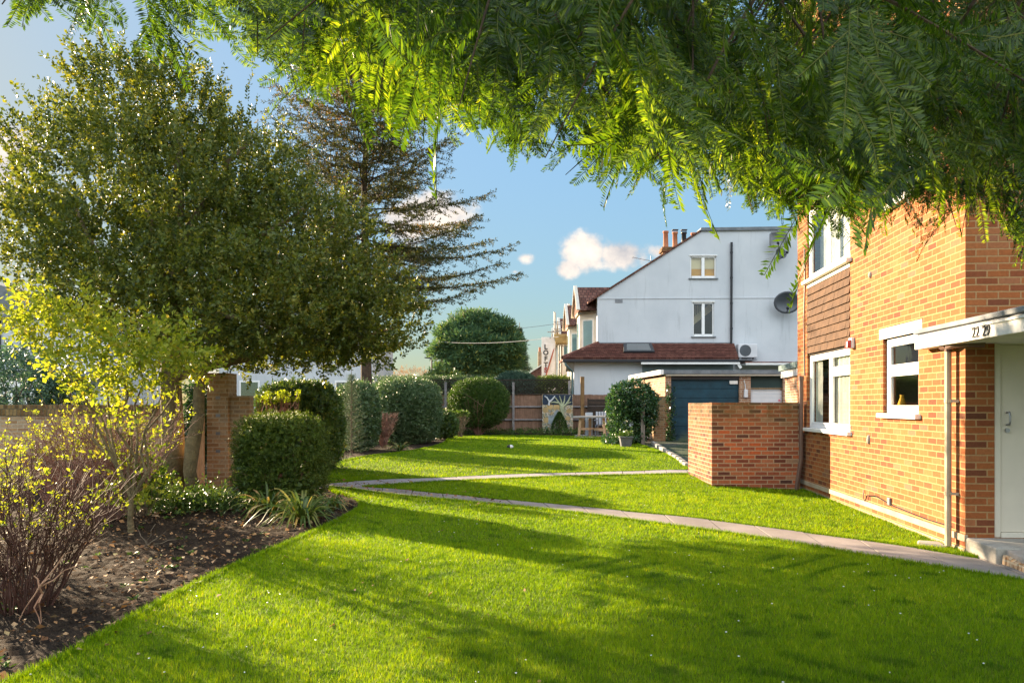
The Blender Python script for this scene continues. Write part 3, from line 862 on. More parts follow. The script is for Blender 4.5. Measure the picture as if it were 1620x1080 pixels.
    for i in range(6):
        u = 1.2 + i * .05
        c.add([(.14 + .016 * (i % 2), u, 1.5), (.14 + .016 * ((i + 1) % 2), u + .05, 1.5), (.14 + .016 * ((i + 1) % 2), u + .05, 2.42), (.14 + .016 * (i % 2), u, 2.42)], [(0, 1, 2, 3)])
    c.build('curtain', M['curtain'], w)
    v = MB(); v.lathe([(.03, 0), (.055, .06), (.03, .13), (.022, .16), (.03, .18)], (.16, 2.05, 1.53), 10); v.build('vase', M['amber'], w, smooth=True)
    # ---- first floor window above the small one
    trans_cols = ()
    w = window('window', 1.105, 2.115, 4.195, 5.04, .045, [1.6])
    c = MB(); c.add([(.22, 1.1, 4.2), (.22, 2.1, 4.2), (.22, 2.1, 5.0), (.22, 1.1, 5.0)], [(0, 1, 2, 3)]); c.build('blind', M['curtain'], w)
    # front window above porch (y-plane)
    f = MB()
    f.box(1.9, 1.96, .04, .1, 4.19, 5.05); f.box(3.14, 3.2, .04, .1, 4.19, 5.05); f.box(1.96, 3.14, .041, .099, 4.19, 4.25); f.box(1.96, 3.14, .041, .099, 4.99, 5.05)
    fr = f.build('window', M['upvc'], bld)
    p = MB(); p.add([(1.95, .07, 4.24), (3.15, .07, 4.24), (3.15, .07, 5.0), (1.95, .07, 5.0)], [(0, 1, 2, 3)]); p.build('pane', M['glass'], fr)

    # ---- entrance door
    d = MB(); d.box(.30, .365, .012, .09, .18, 2.355); d.box(1.215, 1.275, .012, .09, .18, 2.355); d.box(.365, 1.215, .013, .089, 2.215, 2.355)
    df = d.build('door_frame', M['door'], bld, bevel=.006)
    d = MB(); d.box(.37, 1.21, .03, .075, .235, 2.212); dr = d.build('door', M['door'], df, bevel=.004)
    d = MB(); d.box(.365, 1.215, .0, .095, .18, .232); d.build('threshold', M['cream'], df, bevel=.004)
    h = MB()
    hx = .435
    h.tube([(hx, .03, 1.50), (hx, -.02, 1.50), (hx, -.032, 1.47), (hx, -.032, 1.40), (hx, -.02, 1.37), (hx, .03, 1.37)], .011, 8)
    h.tube([(hx, .031, 1.31), (hx, .012, 1.31)], .024, 14)
    h.build('handle', M['steel'], df, smooth=False)
    s = MB(); s.tube([(.70, .031, 1.91), (.70, .024, 1.91)], .07, 20); s.build('fire_door_sign', paint('blue_sign', (.02, .12, .26), .4), df)

    # ---- canopy: fascia, lead edge, soffit, lettering
    x0, x1, y0, y1 = -.15, 2.4, -2.3, .90
    k = MB(); k.box(x0, x1, y0, y1, 2.225, 2.375)
    # underside bevel board
    cn = k.build('canopy', M['fascia'], bld, bevel=.006)
    k = MB(); k.box(x0 + .02, x1, y0 + .02, y1 - .02, 2.376, 2.40); k.box(x0 - .012, x1, y0 - .012, y1 + .012, 2.401, 2.455); k.build('lead_edge', M['lead'], cn, bevel=.008)
    k = MB(); k.box(x0 - .016, x0 - .001, y0, y1 - .01, 2.35, 2.374); k.build('fascia_trim', M['fascia'], cn)
    R = Matrix(((0, 0, -1, 0), (-1, 0, 0, 0), (0, 1, 0, 0), (0, 0, 0, 1)))   # text x -> -y, y -> z, z -> -x
    blackm = M['black']
    def num(txt, yc):
        text_mesh('house_number', txt, .15, blackm, cn, Matrix.Translation((x0 - .006, yc, 2.292)) @ R, .004, .0)
    # the two pairs read left to right as y falls
    num('22', -.54); num('29', -.745)
    k = MB(); k.tube([(x0 - .008, -.642, 2.315), (x0 + .01, -.642, 2.315)], .006, 8); k.build('fixing_screw', blackm, cn)
    k = MB(); k.tube([(x0 - .006, .28, 2.30), (x0 + .01, .28, 2.30)], .006, 8); k.build('fixing_screw', blackm, cn)
    # ---- downpipe by the corner with rainwater elbow
    p = MB(); pts = [(-.075, .22, 2.16), (-.075, .22, .05)]
    p.tube(pts, .034, 12)
    pp = p.build('downpipe', M['pipe_cream'], bld, smooth=False)
    p = MB(); p.tube([(-.075, .22, 2.16), (-.075, .21, 2.20), (-.07, .12, 2.222), (.02, -.06, 2.222), (.15, -.10, 2.215)], .038, 10); p.tube([(-.075, .235, 2.222), (-.075, .36, 2.222)], .042, 10)
    p.build('elbow', M['pipe_brown'], pp)
    for z in (.62, 1.62):
        b = MB(); b.tube([(-.075, .22, z - .02), (-.075, .22, z + .02)], .040, 12); b.bar((-.075, .17, z), (.0, .14, z), .02, .03); b.build('bracket', M['pipe_cream'], pp)
    # ---- brown rainwater pipe and cable at the far corner
    p = MB(); p.tube([(-.09, 5.89, 2.05), (-.09, 5.89, .6), (-.17, 5.93, .02)], .040, 10); p.tube([(-.09, 5.89, 2.02), (-.09, 5.89, 2.1)], .05, 10)
    p.build('downpipe', M['pipe_brown'], bld)
    p = MB(); p.tube([(-.02, 5.93, 4.4), (-.015, 5.92, 3.8), (-.025, 5.95, 3.1), (-.02, 5.92, 2.1)], .012, 6); p.build('cable', M['black'], bld)
    # ---- alarm box, vents, low cable
    a = MB(); a.box(-.05, -.001, 3.36, 3.50, 2.42, 2.58); ab = a.build('alarm_box', M['white'], bld, bevel=.012)
    a = MB(); a.hexa([(-.11, 3.38, 2.425), (-.05, 3.37, 2.42), (-.05, 3.49, 2.42), (-.11, 3.48, 2.425), (-.10, 3.39, 2.53), (-.05, 3.37, 2.55), (-.05, 3.49, 2.55), (-.10, 3.48, 2.53)]); a.build('alarm_strobe', M['red'], ab, bevel=.01)
    for (u, z, h_) in ((2.72, 3.35, .1), (2.78, 1.02, .14)):
        a = MB(); a.lathe([(.0, 0), (.03, .01), (.038, h_ * .5), (.025, h_ * .9), (.0, h_)], (0, u, z), 10); a.build('wall_vent', M['conc'], bld, smooth=True)
    a = MB()
    pts = [(-.012, 2.95, .36), (-.03, 2.93, .24), (-.03, 2.86, .21), (-.022, 2.8, .30), (-.02, 2.5, .33), (-.015, 1.9, .27), (-.015, .9, .24), (-.015, .3, .25)]
    a.tube(pts, .007, 5); a.build('cable', M['black'], bld)
    a = MB(); a.box(-.03, -.001, 1.98, 2.06, .26, .36); a.build('junction_box', M['grey_dish'], bld, bevel=.01)
    a = MB(); a.hexa([(-.32, .42, .015), (-.06, .25, .015), (-.03, .52, .015), (-.25, .60, .015), (-.30, .44, .05), (-.08, .29, .05), (-.05, .5, .05), (-.24, .57, .05)]); a.build('drain_stone', M['conc'], bld, bevel=.012)
apartment()

# doorstep
st = thing('doorstep', 'worn concrete doorstep with cracked rubble side at the entrance', 'doorstep', (CX, CY, 0), BR)
mb = MB(); mb.box(.0, 2.4, -.62, -.002, -.1, .178); mb.build('landing', M['conc'], st, bevel=.012)
mb = MB(); mb.hexa([(.07, -1.65, -.1), (2.4, -1.65, -.1), (2.4, -.622, -.1), (.07, -.622, -.1), (.10, -1.65, .07), (2.4, -1.65, .07), (2.4, -.622, .165), (.09, -.622, .165)])
mb.build('ramp', noisy_mat('worn_ramp', (.26, .22, .19), (.40, .35, .30), 3, .9, .2, .5, .01, 40), st, bevel=.015)
mb = MB()
for i in range(15):
    y = -.64 - i * .068; h = .15 - i * .0062
    mb.hexa([(.035 + random.uniform(0, .02), y - .06, -.05), (.075, y - .06, -.05), (.075, y, -.05), (.035 + random.uniform(0, .02), y, -.05),
             (.05 + random.uniform(-.01, .01), y - .058, h - random.uniform(.01, .06)), (.085, y - .058, h - .03), (.085, y, h - .03), (.05 + random.uniform(-.01, .01), y, h - random.uniform(.01, .06))])
mb.build('rubble_edge', M['brick_yellow'], st, bevel=.008)

# ---- free standing red brick wall (front leg and return)
bw = thing('brick_bin_wall', 'low weathered red brick screen wall with mossy top beside the block', 'wall', (3.62, 14.2, 0))
mb = MB()
mb.box(0, 1.60, 0, .215, -.15, 1.62); mb.box(0, .215, .2155, 1.9, -.15, 1.615)
mb.build('wall', M['brick_old'], bw, bevel=.006)

# ---- garden wall on the left with tall brick coping
gw = thing('garden_wall', 'mossy yellow brick garden wall with upright brick coping behind the shrubs', 'wall', (-14, 15.6, 0))
mb = MB(); mb.box(0, 6.0, 0, .22, -.2, 1.36); mb.box(6.0, 7.15, 0.002, .218, -.2, 1.36); mb.build('wall', M['brick_yellow'], gw)
mb = MB(); mb.box(-.02, 7.15, -.025, .245, 1.361, 1.58); mb.build('coping', M['coping'], gw, bevel=.012)

# ---- gate pier, stub wall and gate
gp = thing('gate_pier', 'tall stock brick gate pier with dark inset blocks', 'pier', (-5.47, 14.05, 0))
mb = MB(); mb.box(0, .38, 0, .45, -.1, 2.15); mb.build('pier', M['brick_yellow'], gp, bevel=.006)
for z in (1.36, 1.04, .72, 1.68):
    mb = MB(); mb.box(.16, .24, -.004, .05, z, z + .055); mb.build('inset_block', M['grey_dish'], gp)
mb = MB(); mb.box(.3805, .74, .08, .30, -.1, 1.74); mb.build('wing_wall', M['brick_yellow'], gp, bevel=.006)
gt = thing('garden_gate', 'open pale timber garden gate hung beside the brick pier', 'gate', (-5.53, 13.95, gz(-5.2, 13.9)), .25)
mb = MB()
for i in range(5): mb.box(-.035, -.012, -.95 + i * .185, -.95 + i * .185 + .175, .06, 1.25)
mb.build('boards', M['gate'], gt, bevel=.004)
mb = MB(); mb.box(-.011, .03, -.95, -.02, .14, .24); mb.box(-.011, .03, -.95, -.02, 1.02, 1.12); mb.bar((.01, -.9, .24), (.01, -.08, 1.02), .04, .09); mb.build('brace', M['gate'], gt)
mb = MB(); mb.box(-.06, .05, -.005, .075, 0, 1.32); mb.build('gate_post', M['gate'], gt, bevel=.006)
mb = MB(); mb.tube([(.04, -.9, .96), (.085, -.9, .96)], .02, 10); mb.tube([(.05, -.9, .93), (.05, -.9, 1.0)], .012, 8); mb.build('latch', M['steel'], gt)

# ---- rear feather-edge fence
FY = 34.0; FZ = 0.36
fn = thing('rear_fence', 'weathered close-board timber fence with rails and dark lattice top', 'fence', (-6.5, FY, FZ))
def fence():
    mb = MB(); x = 0.0
    while x < 11.0:
        h = 1.66 + random.uniform(-.012, .012)
        mb.hexa([(x, .0, 0), (x + .105, .012, 0), (x + .105, .026, 0), (x, .02, 0), (x, 0, h), (x + .105, .012, h), (x + .105, .026, h), (x, .02, h)]); x += .098
    mb.build('boards', M['fence'], fn)
    mb = MB()
    for z in (.56, 1.12):
        mb.prism([(-.075, z), (-.001, z - .045), (-.001, z + .045)], 0, 0.0, 11.0)
    mb.build('rail', M['fence_rail'], fn)
    for x in (0.7, 3.63, 6.56, 8.98):
        h = 2.2 if x < 8.9 else 2.25
        p = MB(); p.box(x - .05, x + .05, -.18, -.076, 0, h); p.build('post', M['fence_rail'], fn, bevel=.006)
    t = MB()
    # diamond lattice made of crossing laths
    def lath(a, b, y):
        t.bar((a[0], y, a[1]), (b[0], y, b[1]), .008, .026, (0, 1, 0)) if False else t.bar((a[0], y, a[1]), (b[0], y, b[1]), .026, .008, (0, 1, 0))
    z0, z1 = 1.70, 2.28; X0, X1 = 2.0, 9.05; hh = z1 - z0
    x = X0 - hh
    while x < X1:
        for sgn, yy in ((1, -.03), (-1, -.045)):
            xa, xb = (x, x + hh) if sgn > 0 else (x + hh, x)
            za, zb = z0, z1
            ts = [0, 1]
            # clip to the panel in x
            f0 = lambda X: (X - xa) / (xb - xa)
            lo = max(0, min(f0(X0), f0(X1))); hi = min(1, max(f0(X0), f0(X1)))
            if hi - lo > .02:
                lath((xa + (xb - xa) * lo, za + (zb - za) * lo), (xa + (xb - xa) * hi, za + (zb - za) * hi), yy)
        x += .145
    t.box(X0, X1, -.06, -.02, z1, z1 + .04); t.box(X0, X1, -.06, -.02, z0 - .035, z0)
    t.build('lattice', M['fence_dark'], fn)
fence()
# dark slatted screen and tall post
sp = thing('slatted_screen', 'dark brown horizontal slatted fence panel behind the table', 'fence panel', (3.28, FY - .45, FZ))
mb = MB()
for i in range(9): mb.box(0, 1.45, 0, .02, .12 + i * .15, .12 + i * .15 + .138)
mb.build('slats', M['fence_dark'], sp, bevel=.004)
for x in (-.05, 1.45):
    mb = MB(); mb.box(x, x + .05, -.02, .04, 0, 1.5); mb.build('frame_post', M['fence_dark'], sp)
tp = MB(); tp.box(2.93, 3.09, FY - .55, FY - .42, FZ - .1, FZ + 2.42)
tag(tp.build('timber_post', M['post_brown'], bevel=.01), 'tall square brown timber post left of the dark slatted screen', 'post')

# ---- painted board leaning on the fence
pb = thing('painted_board', 'hand painted board of a pale tree and crowd leaning on the fence', 'painting', (1.3, FY - .42, FZ + .02))
def board():
    tilt = .18
    T = Matrix.Rotation(-math.atan2(tilt, 1.66), 4, 'X')
    def put(mb, name, mat, smooth=False):
        mb.v = [tuple(T @ Vector(p)) for p in mb.v]
        return mb.build(name, mat, pb, smooth=smooth)
    w, h = 1.32, 1.66
    m, nt, out = new_mat('mural_ground')
    co = coord(nt)
    v = N(nt, 'ShaderNodeTexVoronoi'); v.inputs['Scale'].default_value = 13; nt.links.new(co, v.inputs['Vector'])
    r = ramp(nt, [(0, (.40, .30, .16)), (.3, (.46, .40, .28)), (.5, (.28, .30, .22)), (.65, (.50, .44, .36)), (.8, (.22, .27, .24)), (1, (.38, .28, .20))], v.outputs['Color'], 'CONSTANT')
    v2 = N(nt, 'ShaderNodeTexVoronoi'); v2.feature = 'DISTANCE_TO_EDGE'; v2.inputs['Scale'].default_value = 13; nt.links.new(co, v2.inputs['Vector'])
    c = mixc(nt, ramp(nt, [(0.02, (1,) * 3), (0.07, (0,) * 3)], v2.outputs['Distance']).outputs[0], r.outputs[0], (.07, .06, .05))
    c = mixc(nt, 0.6, c, ramp(nt, [(.35, (.5, .5, .5)), (.65, (1.15, 1.15, 1.1))], noise(nt, co, 18, 4)).outputs[0], 'MULTIPLY')
    bsdf(nt, out, c, .7, .3)
    b = MB(); b.box(0, w, 0, .02, 0, h); put(b, 'board', m)
    s = MB(); s.box(.02, w - .02, -.004, -.0005, 1.20, h - .01)
    put(s, 'painted_sky', paint('mural_navy', (.012, .03, .06), .6, .3, .3))
    tr = MB(); R = 0.0
    def limb(pts, r0, r1):
        n = len(pts); tr.tube([(p[0], -.010, p[1]) for p in pts], [r0 + (r1 - r0) * i / (n - 1) for i in range(n)], 6)
    tr_pts = [(.86, .45), (.84, .9), (.84, 1.15)]
    limb([(.90, .35), (.86, .75), (.83, 1.16)], .10, .085)
    for q in ([(.83, 1.12), (.70, 1.32), (.56, 1.52)], [(.84, 1.15), (.82, 1.35), (.74, 1.6)], [(.85, 1.15), (.95, 1.35), (.97, 1.6)], [(.86, 1.1), (1.05, 1.25), (1.25, 1.32)], [(1.05, 1.25), (1.15, 1.42), (1.22, 1.6)], [(.72, 1.28), (.5, 1.32), (.36, 1.30)]): limb(q, .05, .018)
    put(tr, 'painted_tree', paint('mural_tree', (.40, .44, .28), .6, .3, .3))
    br = MB(); tr = br
    for q in ([(.28, 1.18), (.30, 1.35), (.20, 1.52), (.10, 1.58)], [(.30, 1.32), (.42, 1.42), (.55, 1.58)]):
        n = len(q); br.tube([(p[0], -.010, p[1]) for p in q], [.045 - .009 * i for i in range(n)], 6)
    put(br, 'painted_branch', paint('mural_branch', (.62, .66, .68), .6, .3, .2))
    fm_ = paint('mural_face', (.50, .36, .16), .6, .3, .35)
    for (cx, cz, rr) in ((.33, 1.14, .13), (.62, 1.10, .14), (.14, .98, .12), (1.15, .95, .11), (.18, .55, .12), (1.1, .62, .1)):
        blobs = MB(); blobs.tube([(cx, -.004, cz), (cx, .0005, cz)], rr, 14); put(blobs, 'painted_face', fm_)
    hs = MB(); hs.prism([(.50, .62), (.78, .62), (.78, .86), (.64, 1.02), (.50, .86)], 1, -.005, .0006); hs.prism([(.26, .38), (.56, .38), (.56, .74), (.26, .74)], 1, -.0065, .0006)
    put(hs, 'painted_house', paint('mural_house', (.34, .40, .42), .6, .3, .4))
board()

# ---- table and slatted chair on the far patio
tb = thing('garden_table', 'weathered grey garden table with tan legs at the lawn edge', 'table', (3.05, 29.9, gz(3, 30)))
mb = MB()
c8 = [(-.68, -.15), (-.1, .42), (.75, .42), (.8, .25), (.62, -.42), (.45, -.48)]
mb.prism([(x * 1.08, y * 1.25) for x, y in c8], 2, .725, .80)
mb.build('tabletop', M['table_top'], tb, bevel=.006)
for (x, y) in ((-.48, -.10), (.42, -.38), (.66, .28), (-.05, .3)):
    l = MB(); l.bar((x * 1.06, y * 1.06, 0), (x * .94, y * .94, .724), .10, .10, (0, 1, 0)); l.build('leg', M['table_leg'], tb, bevel=.006)
mb = MB(); mb.bar((-.45, -.08, .30), (.62, .27, .30), .04, .08); mb.bar((.1, .1, .28), (.42, -.36, .26), .05, .09); mb.build('stretcher', M['table_leg'], tb)
ch = thing('slatted_chair', 'pale blue slatted wooden chair tucked behind the garden table', 'chair', (3.55, 30.75, gz(3.5, 30.7)), 0.1)
mb = MB(); mb.box(-.24, .24, -.25, .22, .40, .44); mb.build('seat', M['chair_white'], ch)
for i in range(4):
    b = MB(); b.hexa([(-.2 + i * .11, .23, .45), (-.12 + i * .11, .23, .45), (-.12 + i * .11, .25, .45), (-.2 + i * .11, .25, .45), (-.2 + i * .11, .30, .95), (-.12 + i * .11, .30, .95), (-.12 + i * .11, .32, .95), (-.2 + i * .11, .32, .95)]); b.build('slat', M['chair_white'], ch)
for x in (-.23, .23):
    for y in (-.22, .2):
        l = MB(); l.box(x - .025, x + .025, y - .025, y + .025, 0, .4); l.build('leg', M['chair_white'], ch)
for x in (-.28, .22):
    mb = MB(); mb.box(x, x + .06, -.22, .26, .60, .63); mb.build('armrest', M['chair_white'], ch)
bp = MB(); bp.box(2.86, 3.14, 30.5, 30.56, gz(3, 30.5), gz(3, 30.5) + .92)
tag(bp.build('leaning_board', M['chair_white'], bevel=.004), 'narrow pale blue upright board beside the slatted chair', 'board')

# ---- white plaything on the lawn
gx_, gy_ = G(807, 709)
bl = thing('lawn_ball', 'small black and white ball lying on the far lawn', 'ball', (gx_, gy_, gz(gx_, gy_) + .05))
def halfball(sign, mat, name):
    mb = MB(); n = 10; m_ = 5; vs = []; fs = []
    for i in range(m_ + 1):
        t = (PI / 2) * i / m_
        for k in range(n):
            a = 2 * PI * k / n
            vs.append((sign * .10 * math.cos(t), .062 * math.sin(t) * math.cos(a), .062 * math.sin(t) * math.sin(a)))
    for i in range(m_):
        for k in range(n): fs.append((i * n + k, i * n + (k + 1) % n, (i + 1) * n + (k + 1) % n, (i + 1) * n + k))
    mb.add(vs, fs); mb.build(name, mat, bl, smooth=True)
halfball(-1, M['black'], 'dark_half'); halfball(1, M['white'], 'white_half')

# ================================================================== GARAGES
ga = thing('garage', 'brick garage with dark blue panelled door and flat felt roof', 'garage', (5.2, 26.6, .20))
def garage():
    mb = MB()
    # left side wall runs back and slightly left; brick piers at the front
    mb.prism([(0, 0), (.22, 0), (.45, 6.0), (-.05, 6.0)], 2, -.2, 2.36) if False else None
    mb.hexa([(0, 0, -.2), (.2, 0, -.2), (-.05, 5.4, -.2), (-.25, 5.4, -.2), (0, 0, 2.36), (.2, 0, 2.36), (-.05, 5.4, 2.36), (-.25, 5.4, 2.36)])
    mb.box(2.52, 2.90, 0, .3, -.2, 2.36)
    mb.box(4.0, 4.3, 0, .3, -.2, 2.36)
    mb.box(.2, 4.3, 5.1, 5.3, -.2, 2.36)
    mb.build('wall', M['brick_garage'], ga)
    mb = MB()
    for i in range(7):
        z = .02 + i * .318
        mb.box(.205, 2.515, .10, .13, z, z + .309)
    mb.box(.205, 2.515, .125, .15, 0, 2.24)
    d = mb.build('garage_door', M['garage_blue'], ga, bevel=.006)
    mb = MB(); mb.box(2.2, 2.48, .05, .10, 2.08, 2.20); mb.build('door_light', M['white'], ga, bevel=.01)
    mb = MB(); mb.box(.205, 2.515, .0, .12, 2.245, 2.36); mb.build('lintel_board', M['black'], ga)
    mb = MB(); mb.box(.0, 4.9, -.10, .2, 2.361, 2.41); mb.build('cream_trim', M['cream'], ga)
    # roof edge
    mb = MB(); mb.box(-.12, 5.4, -.14, 5.4, 2.411, 2.55); mb.build('roof', M['lead'], ga, bevel=.01)
    mb = MB(); mb.hexa([(-.20, -.16, 2.40), (-.08, -.16, 2.40), (-.34, 5.3, 2.40), (-.46, 5.3, 2.40), (-.20, -.16, 2.56), (-.08, -.16, 2.56), (-.34, 5.3, 2.56), (-.46, 5.3, 2.56)])
    mb.build('side_fascia', M['white'], ga, bevel=.008)
    # second door, white
    mb = MB()
    for i in range(14): mb.box(2.95, 3.995, .13, .155, .0 + i * .135, .0 + i * .135 + .126)
    mb.build('garage_door', M['garage_white'], ga, bevel=.004)
    mb = MB(); mb.box(2.905, 3.998, .10, .16, 1.96, 2.36); mb.build('over_panel', M['dark_green'], ga)
    mb = MB(); mb.box(2.905, 3.998, .08, .15, 1.90, 1.955); mb.build('door_head', M['post_brown'], ga)
    mb = MB(); mb.box(3.88, 3.95, .12, .128, 1.5, 1.56); mb.build('door_sticker', M['pink'], ga)
    mb = MB(); mb.box(3.86, 3.97, .12, .128, 1.36, 1.42); mb.build('door_sticker', M['pink'], ga)
    mb = MB(); mb.box(2.66, 2.78, -.10, -.001, 1.62, 1.9); mb.build('meter_box', M['garage_white'], ga, bevel=.02)
    mb = MB(); mb.tube([(2.72, -.03, 1.9), (2.70, -.03, 2.08), (2.66, -.03, 2.2)], .014, 6); mb.build('conduit', M['garage_white'], ga)
garage()
# stub garden wall left of the garage
sw = MB(); sw.box(4.72, 5.12, 26.15, 26.5, .1, 1.86)
tag(sw.build('stub_wall', brick_mat('stub_brick', [(0, (.16, .08, .04)), (.5, (.30, .15, .07)), (1, (.38, .24, .12))], (.30, .25, .17), dirt=(.06, .07, .03), dirt_amt=.6, dirt_z=(0.2, 1.9)), bevel=.01), 'narrow mossy brick stub wall left of the blue garage door', 'wall')
# outbuilding right with green felt roof edge
ob_ = thing('outbuilding', 'small brick outbuilding with green felt roof edge and white board', 'outbuilding', (7.62, 20.6, .1), -.16)
mb = MB(); mb.box(0, 4, 0, 2.4, -.2, 2.26); mb.build('wall', M['brick_garage'], ob_)
mb = MB(); mb.box(-.10, 4.1, -.1, 2.5, 2.262, 2.46); mb.build('fascia_board', M['garage_white'], ob_)
mb = MB(); mb.box(-.16, 4.16, -.16, 2.56, 2.462, 2.62); mb.build('roof', M['teal_lead'], ob_)
mb = MB(); mb.tube([(-.101, 1.3, 2.38), (-.106, 1.3, 2.38)], .05, 12); mb.build('pink_mark', M['pink'], ob_)
# ================================================================== WHITE HOUSE
HY = 37.0
wh = thing('white_house', 'tall white rendered house gable with satellite dishes and red lean-to roof', 'house', (4.03, HY, .36))
def white_house():
    s = F / HY
    X = lambda px: (px - 810) / s - 4.03
    Z = lambda py: EYE - (py - 640) / s - .36
    xr = 13.5
    # gable with holes cut as cells above/below the slope
    w1 = (X(1092), X(1133), Z(440), Z(405)); w2 = (X(1096), X(1129.5), Z(532), Z(478))
    ez = Z(470); rx = X(1112); rz = Z(365)
    mb = MB()
    wall_holes(mb, 'y', 0, 0, xr, -.4, ez, [(w2[0], w2[1], w2[2], w2[3])], .12)
    # upper part: triangle + rectangle with window
    slope = (rz - ez) / rx
    mb.add([(0, 0, ez), (w1[0], 0, ez), (w1[0], 0, ez + slope * w1[0])], [(0, 1, 2)])
    mb.add([(w1[0], 0, w1[3]), (rx, 0, w1[3]), (rx, 0, rz), (w1[0], 0, ez + slope * w1[0])], [(0, 1, 2, 3)])
    mb.add([(w1[0], 0, ez), (w1[1], 0, ez), (w1[1], 0, w1[2]), (w1[0], 0, w1[2])], [(0, 1, 2, 3)])
    if w1[1] > rx:
        mb.add([(rx, 0, w1[3]), (w1[1], 0, w1[3]), (w1[1], 0, rz), (rx, 0, rz)], [(0, 1, 2, 3)])
    mb.add([(w1[1], 0, ez), (xr, 0, ez), (xr, 0, rz + .12), (w1[1], 0, rz + .03)], [(0, 1, 2, 3)])
    a, b, p, q = w1
    for e in ([(a, p), (a, q)], [(b, p), (b, q)], [(a, p), (b, p)], [(a, q), (b, q)]):
        mb.add([(e[0][0], 0, e[0][1]), (e[1][0], 0, e[1][1]), (e[1][0], .12, e[1][1]), (e[0][0], .12, e[0][1])], [(0, 1, 2, 3)])
    mb.add([(0, 0, -.4), (0, 7, -.4), (0, 7, ez), (0, 0, ez)], [(0, 1, 2, 3)])
    mb.add([(xr, 0, -.4), (xr, 7, -.4), (xr, 7, rz + .12), (xr, 0, rz + .12)], [(0, 1, 2, 3)])
    mb.build('wall', M['render'], wh)
    # roof slope, verge tiles and flat top
    mb = MB()
    mb.hexa([(-.45, -.07, ez - .30), (rx, -.07, rz + .02), (rx, 7, rz + .02), (-.45, 7, ez - .30), (-.45, -.07, ez - .20), (rx, -.07, rz + .12), (rx, 7, rz + .12), (-.45, 7, ez - .20)])
    mb.build('roof', M['roof_brown'], wh)
    mb = MB(); mb.hexa([(rx - .15, -.09, rz - .02), (xr, -.09, rz + .10), (xr, 7, rz + .10), (rx - .15, 7, rz - .02), (rx - .1, -.09, rz + .13), (xr, -.09, rz + .25), (xr, 7, rz + .25), (rx - .1, 7, rz + .13)])
    mb.build('parapet', M['lead'], wh)
    mb = MB(); mb.bar((.0, -.012, Z(472.5)), (xr, -.012, Z(470)), .03, .035); mb.build('string_course', M['render'], wh)
    def win(h, blind):
        a, b, p, q = h
        m = (a + b) / 2
        f = MB()
        f.box(a, a + .06, .06, .12, p, q); f.box(b - .06, b, .06, .12, p, q); f.box(a + .07, b - .07, .031, .099, p, p + .07); f.box(a + .07, b - .07, .031, .099, q - .07, q); f.box(m - .07, m + .07, .026, .098, p + .07, q - .07)
        f.box(a + .07, m - .07, .04, .09, p + .07, p + .11); f.box(m + .07, b - .07, .04, .09, p + .07, p + .11)
        fr = f.build('window', M['upvc'], wh, bevel=.008)
        g = MB(); g.add([(a + .06, .07, p + .06), (b - .06, .07, p + .06), (b - .06, .07, q - .06), (a + .06, .07, q - .06)], [(0, 1, 2, 3)]); g.build('pane', M['glass_dark'], fr)
        k = MB(); k.box(a - .08, b + .08, -.07, .03, p - .05, p - .003); k.build('sill', M['lead'], fr)
        k = MB(); k.box(a - .05, b + .05, -.035, .0, q + .003, q + .05); k.build('head_trim', M['white'], fr)
        return fr
    f1 = win(w1, True)
    a, b, p, q = w1
    k = MB(); k.box(a, b, .16, .18, p + .46, q); k.build('blind', M['pale_stair_and_reflection'], f1)  # warm sunset reflection on the panes, put into this panel's colour
    k = MB(); k.box(a, b, .17, .20, p, p + .46); k.build('amber_reflection', M['amber'], f1)  # amber part of the same reflection, painted as colour behind the glass
    f2 = win(w2, False)
    a, b, p, q = w2
    k = MB(); k.box(a - .3, b + .3, 1.6, 1.63, p - .2, q + .2); k.build('stair_wall', M['fence_dark'], f2)
    k = MB(); k.bar((a - .1, .9, p + .55), (b + .1, .9, q - .1), .06, .30)
    k.build('stair_string', M['pale_stair_and_reflection'], f2)
    k = MB()
    for i in range(7): k.box(a + .05 + i * .09, a + .09 + i * .09, .9, .94, p + .75 + i * .06, q - .05)
    k.build('balusters', M['pale_stair_and_reflection'], f2)
    # soil pipe, vent
    k = MB(); k.tube([(X(1156.5), -.10, Z(384)), (X(1156), -.10, Z(545))], .055, 10)
    for z in (Z(400), Z(440), Z(480), Z(520)): k.tube([(X(1156.3), -.10, z - .04), (X(1156.3), -.10, z + .04)], .068, 10)
    k.build('soil_pipe', M['black'], wh)
    k = MB(); k.box(X(973), X(985), -.015, .0, Z(479), Z(472.8)); k.build('air_vent', M['grey_dish'], wh)
    # satellite dishes
    def dish(cx, cz, rx_, rz_, mat, yaw, tilt, arm=True, square=False):
        mb = MB(); n = 22; m_ = 5; vs = [(0, .0, 0)]; fs = []
        R = Matrix.Translation((cx, -.42, cz)) @ Matrix.Rotation(yaw, 4, 'Z') @ Matrix.Rotation(tilt, 4, 'X')
        def shp(t, r):
            c, s_ = math.cos(t), math.sin(t)
            k = 1.0
            if square: k = 1 / max(abs(c) ** 6 + abs(s_) ** 6, 1e-6) ** (1 / 6) * .92
            return (rx_ * r * c * k, -.16 * r * r + .0, rz_ * r * s_ * k)
        for i in range(1, m_ + 1):
            for j in range(n): vs.append(shp(2 * PI * j / n, i / m_))
        for j in range(n): fs.append((0, 1 + j, 1 + (j + 1) % n))
        for i in range(m_ - 1):
            for j in range(n):
                b0 = 1 + i * n
                fs.append((b0 + j, b0 + (j + 1) % n, b0 + n + (j + 1) % n, b0 + n + j))
        nb = len(vs)
        vs2 = [(x, y + .025, z) for x, y, z in vs]
        fs2 = [tuple(reversed([q + nb for q in f])) for f in fs]
        b0 = 1 + (m_ - 1) * n
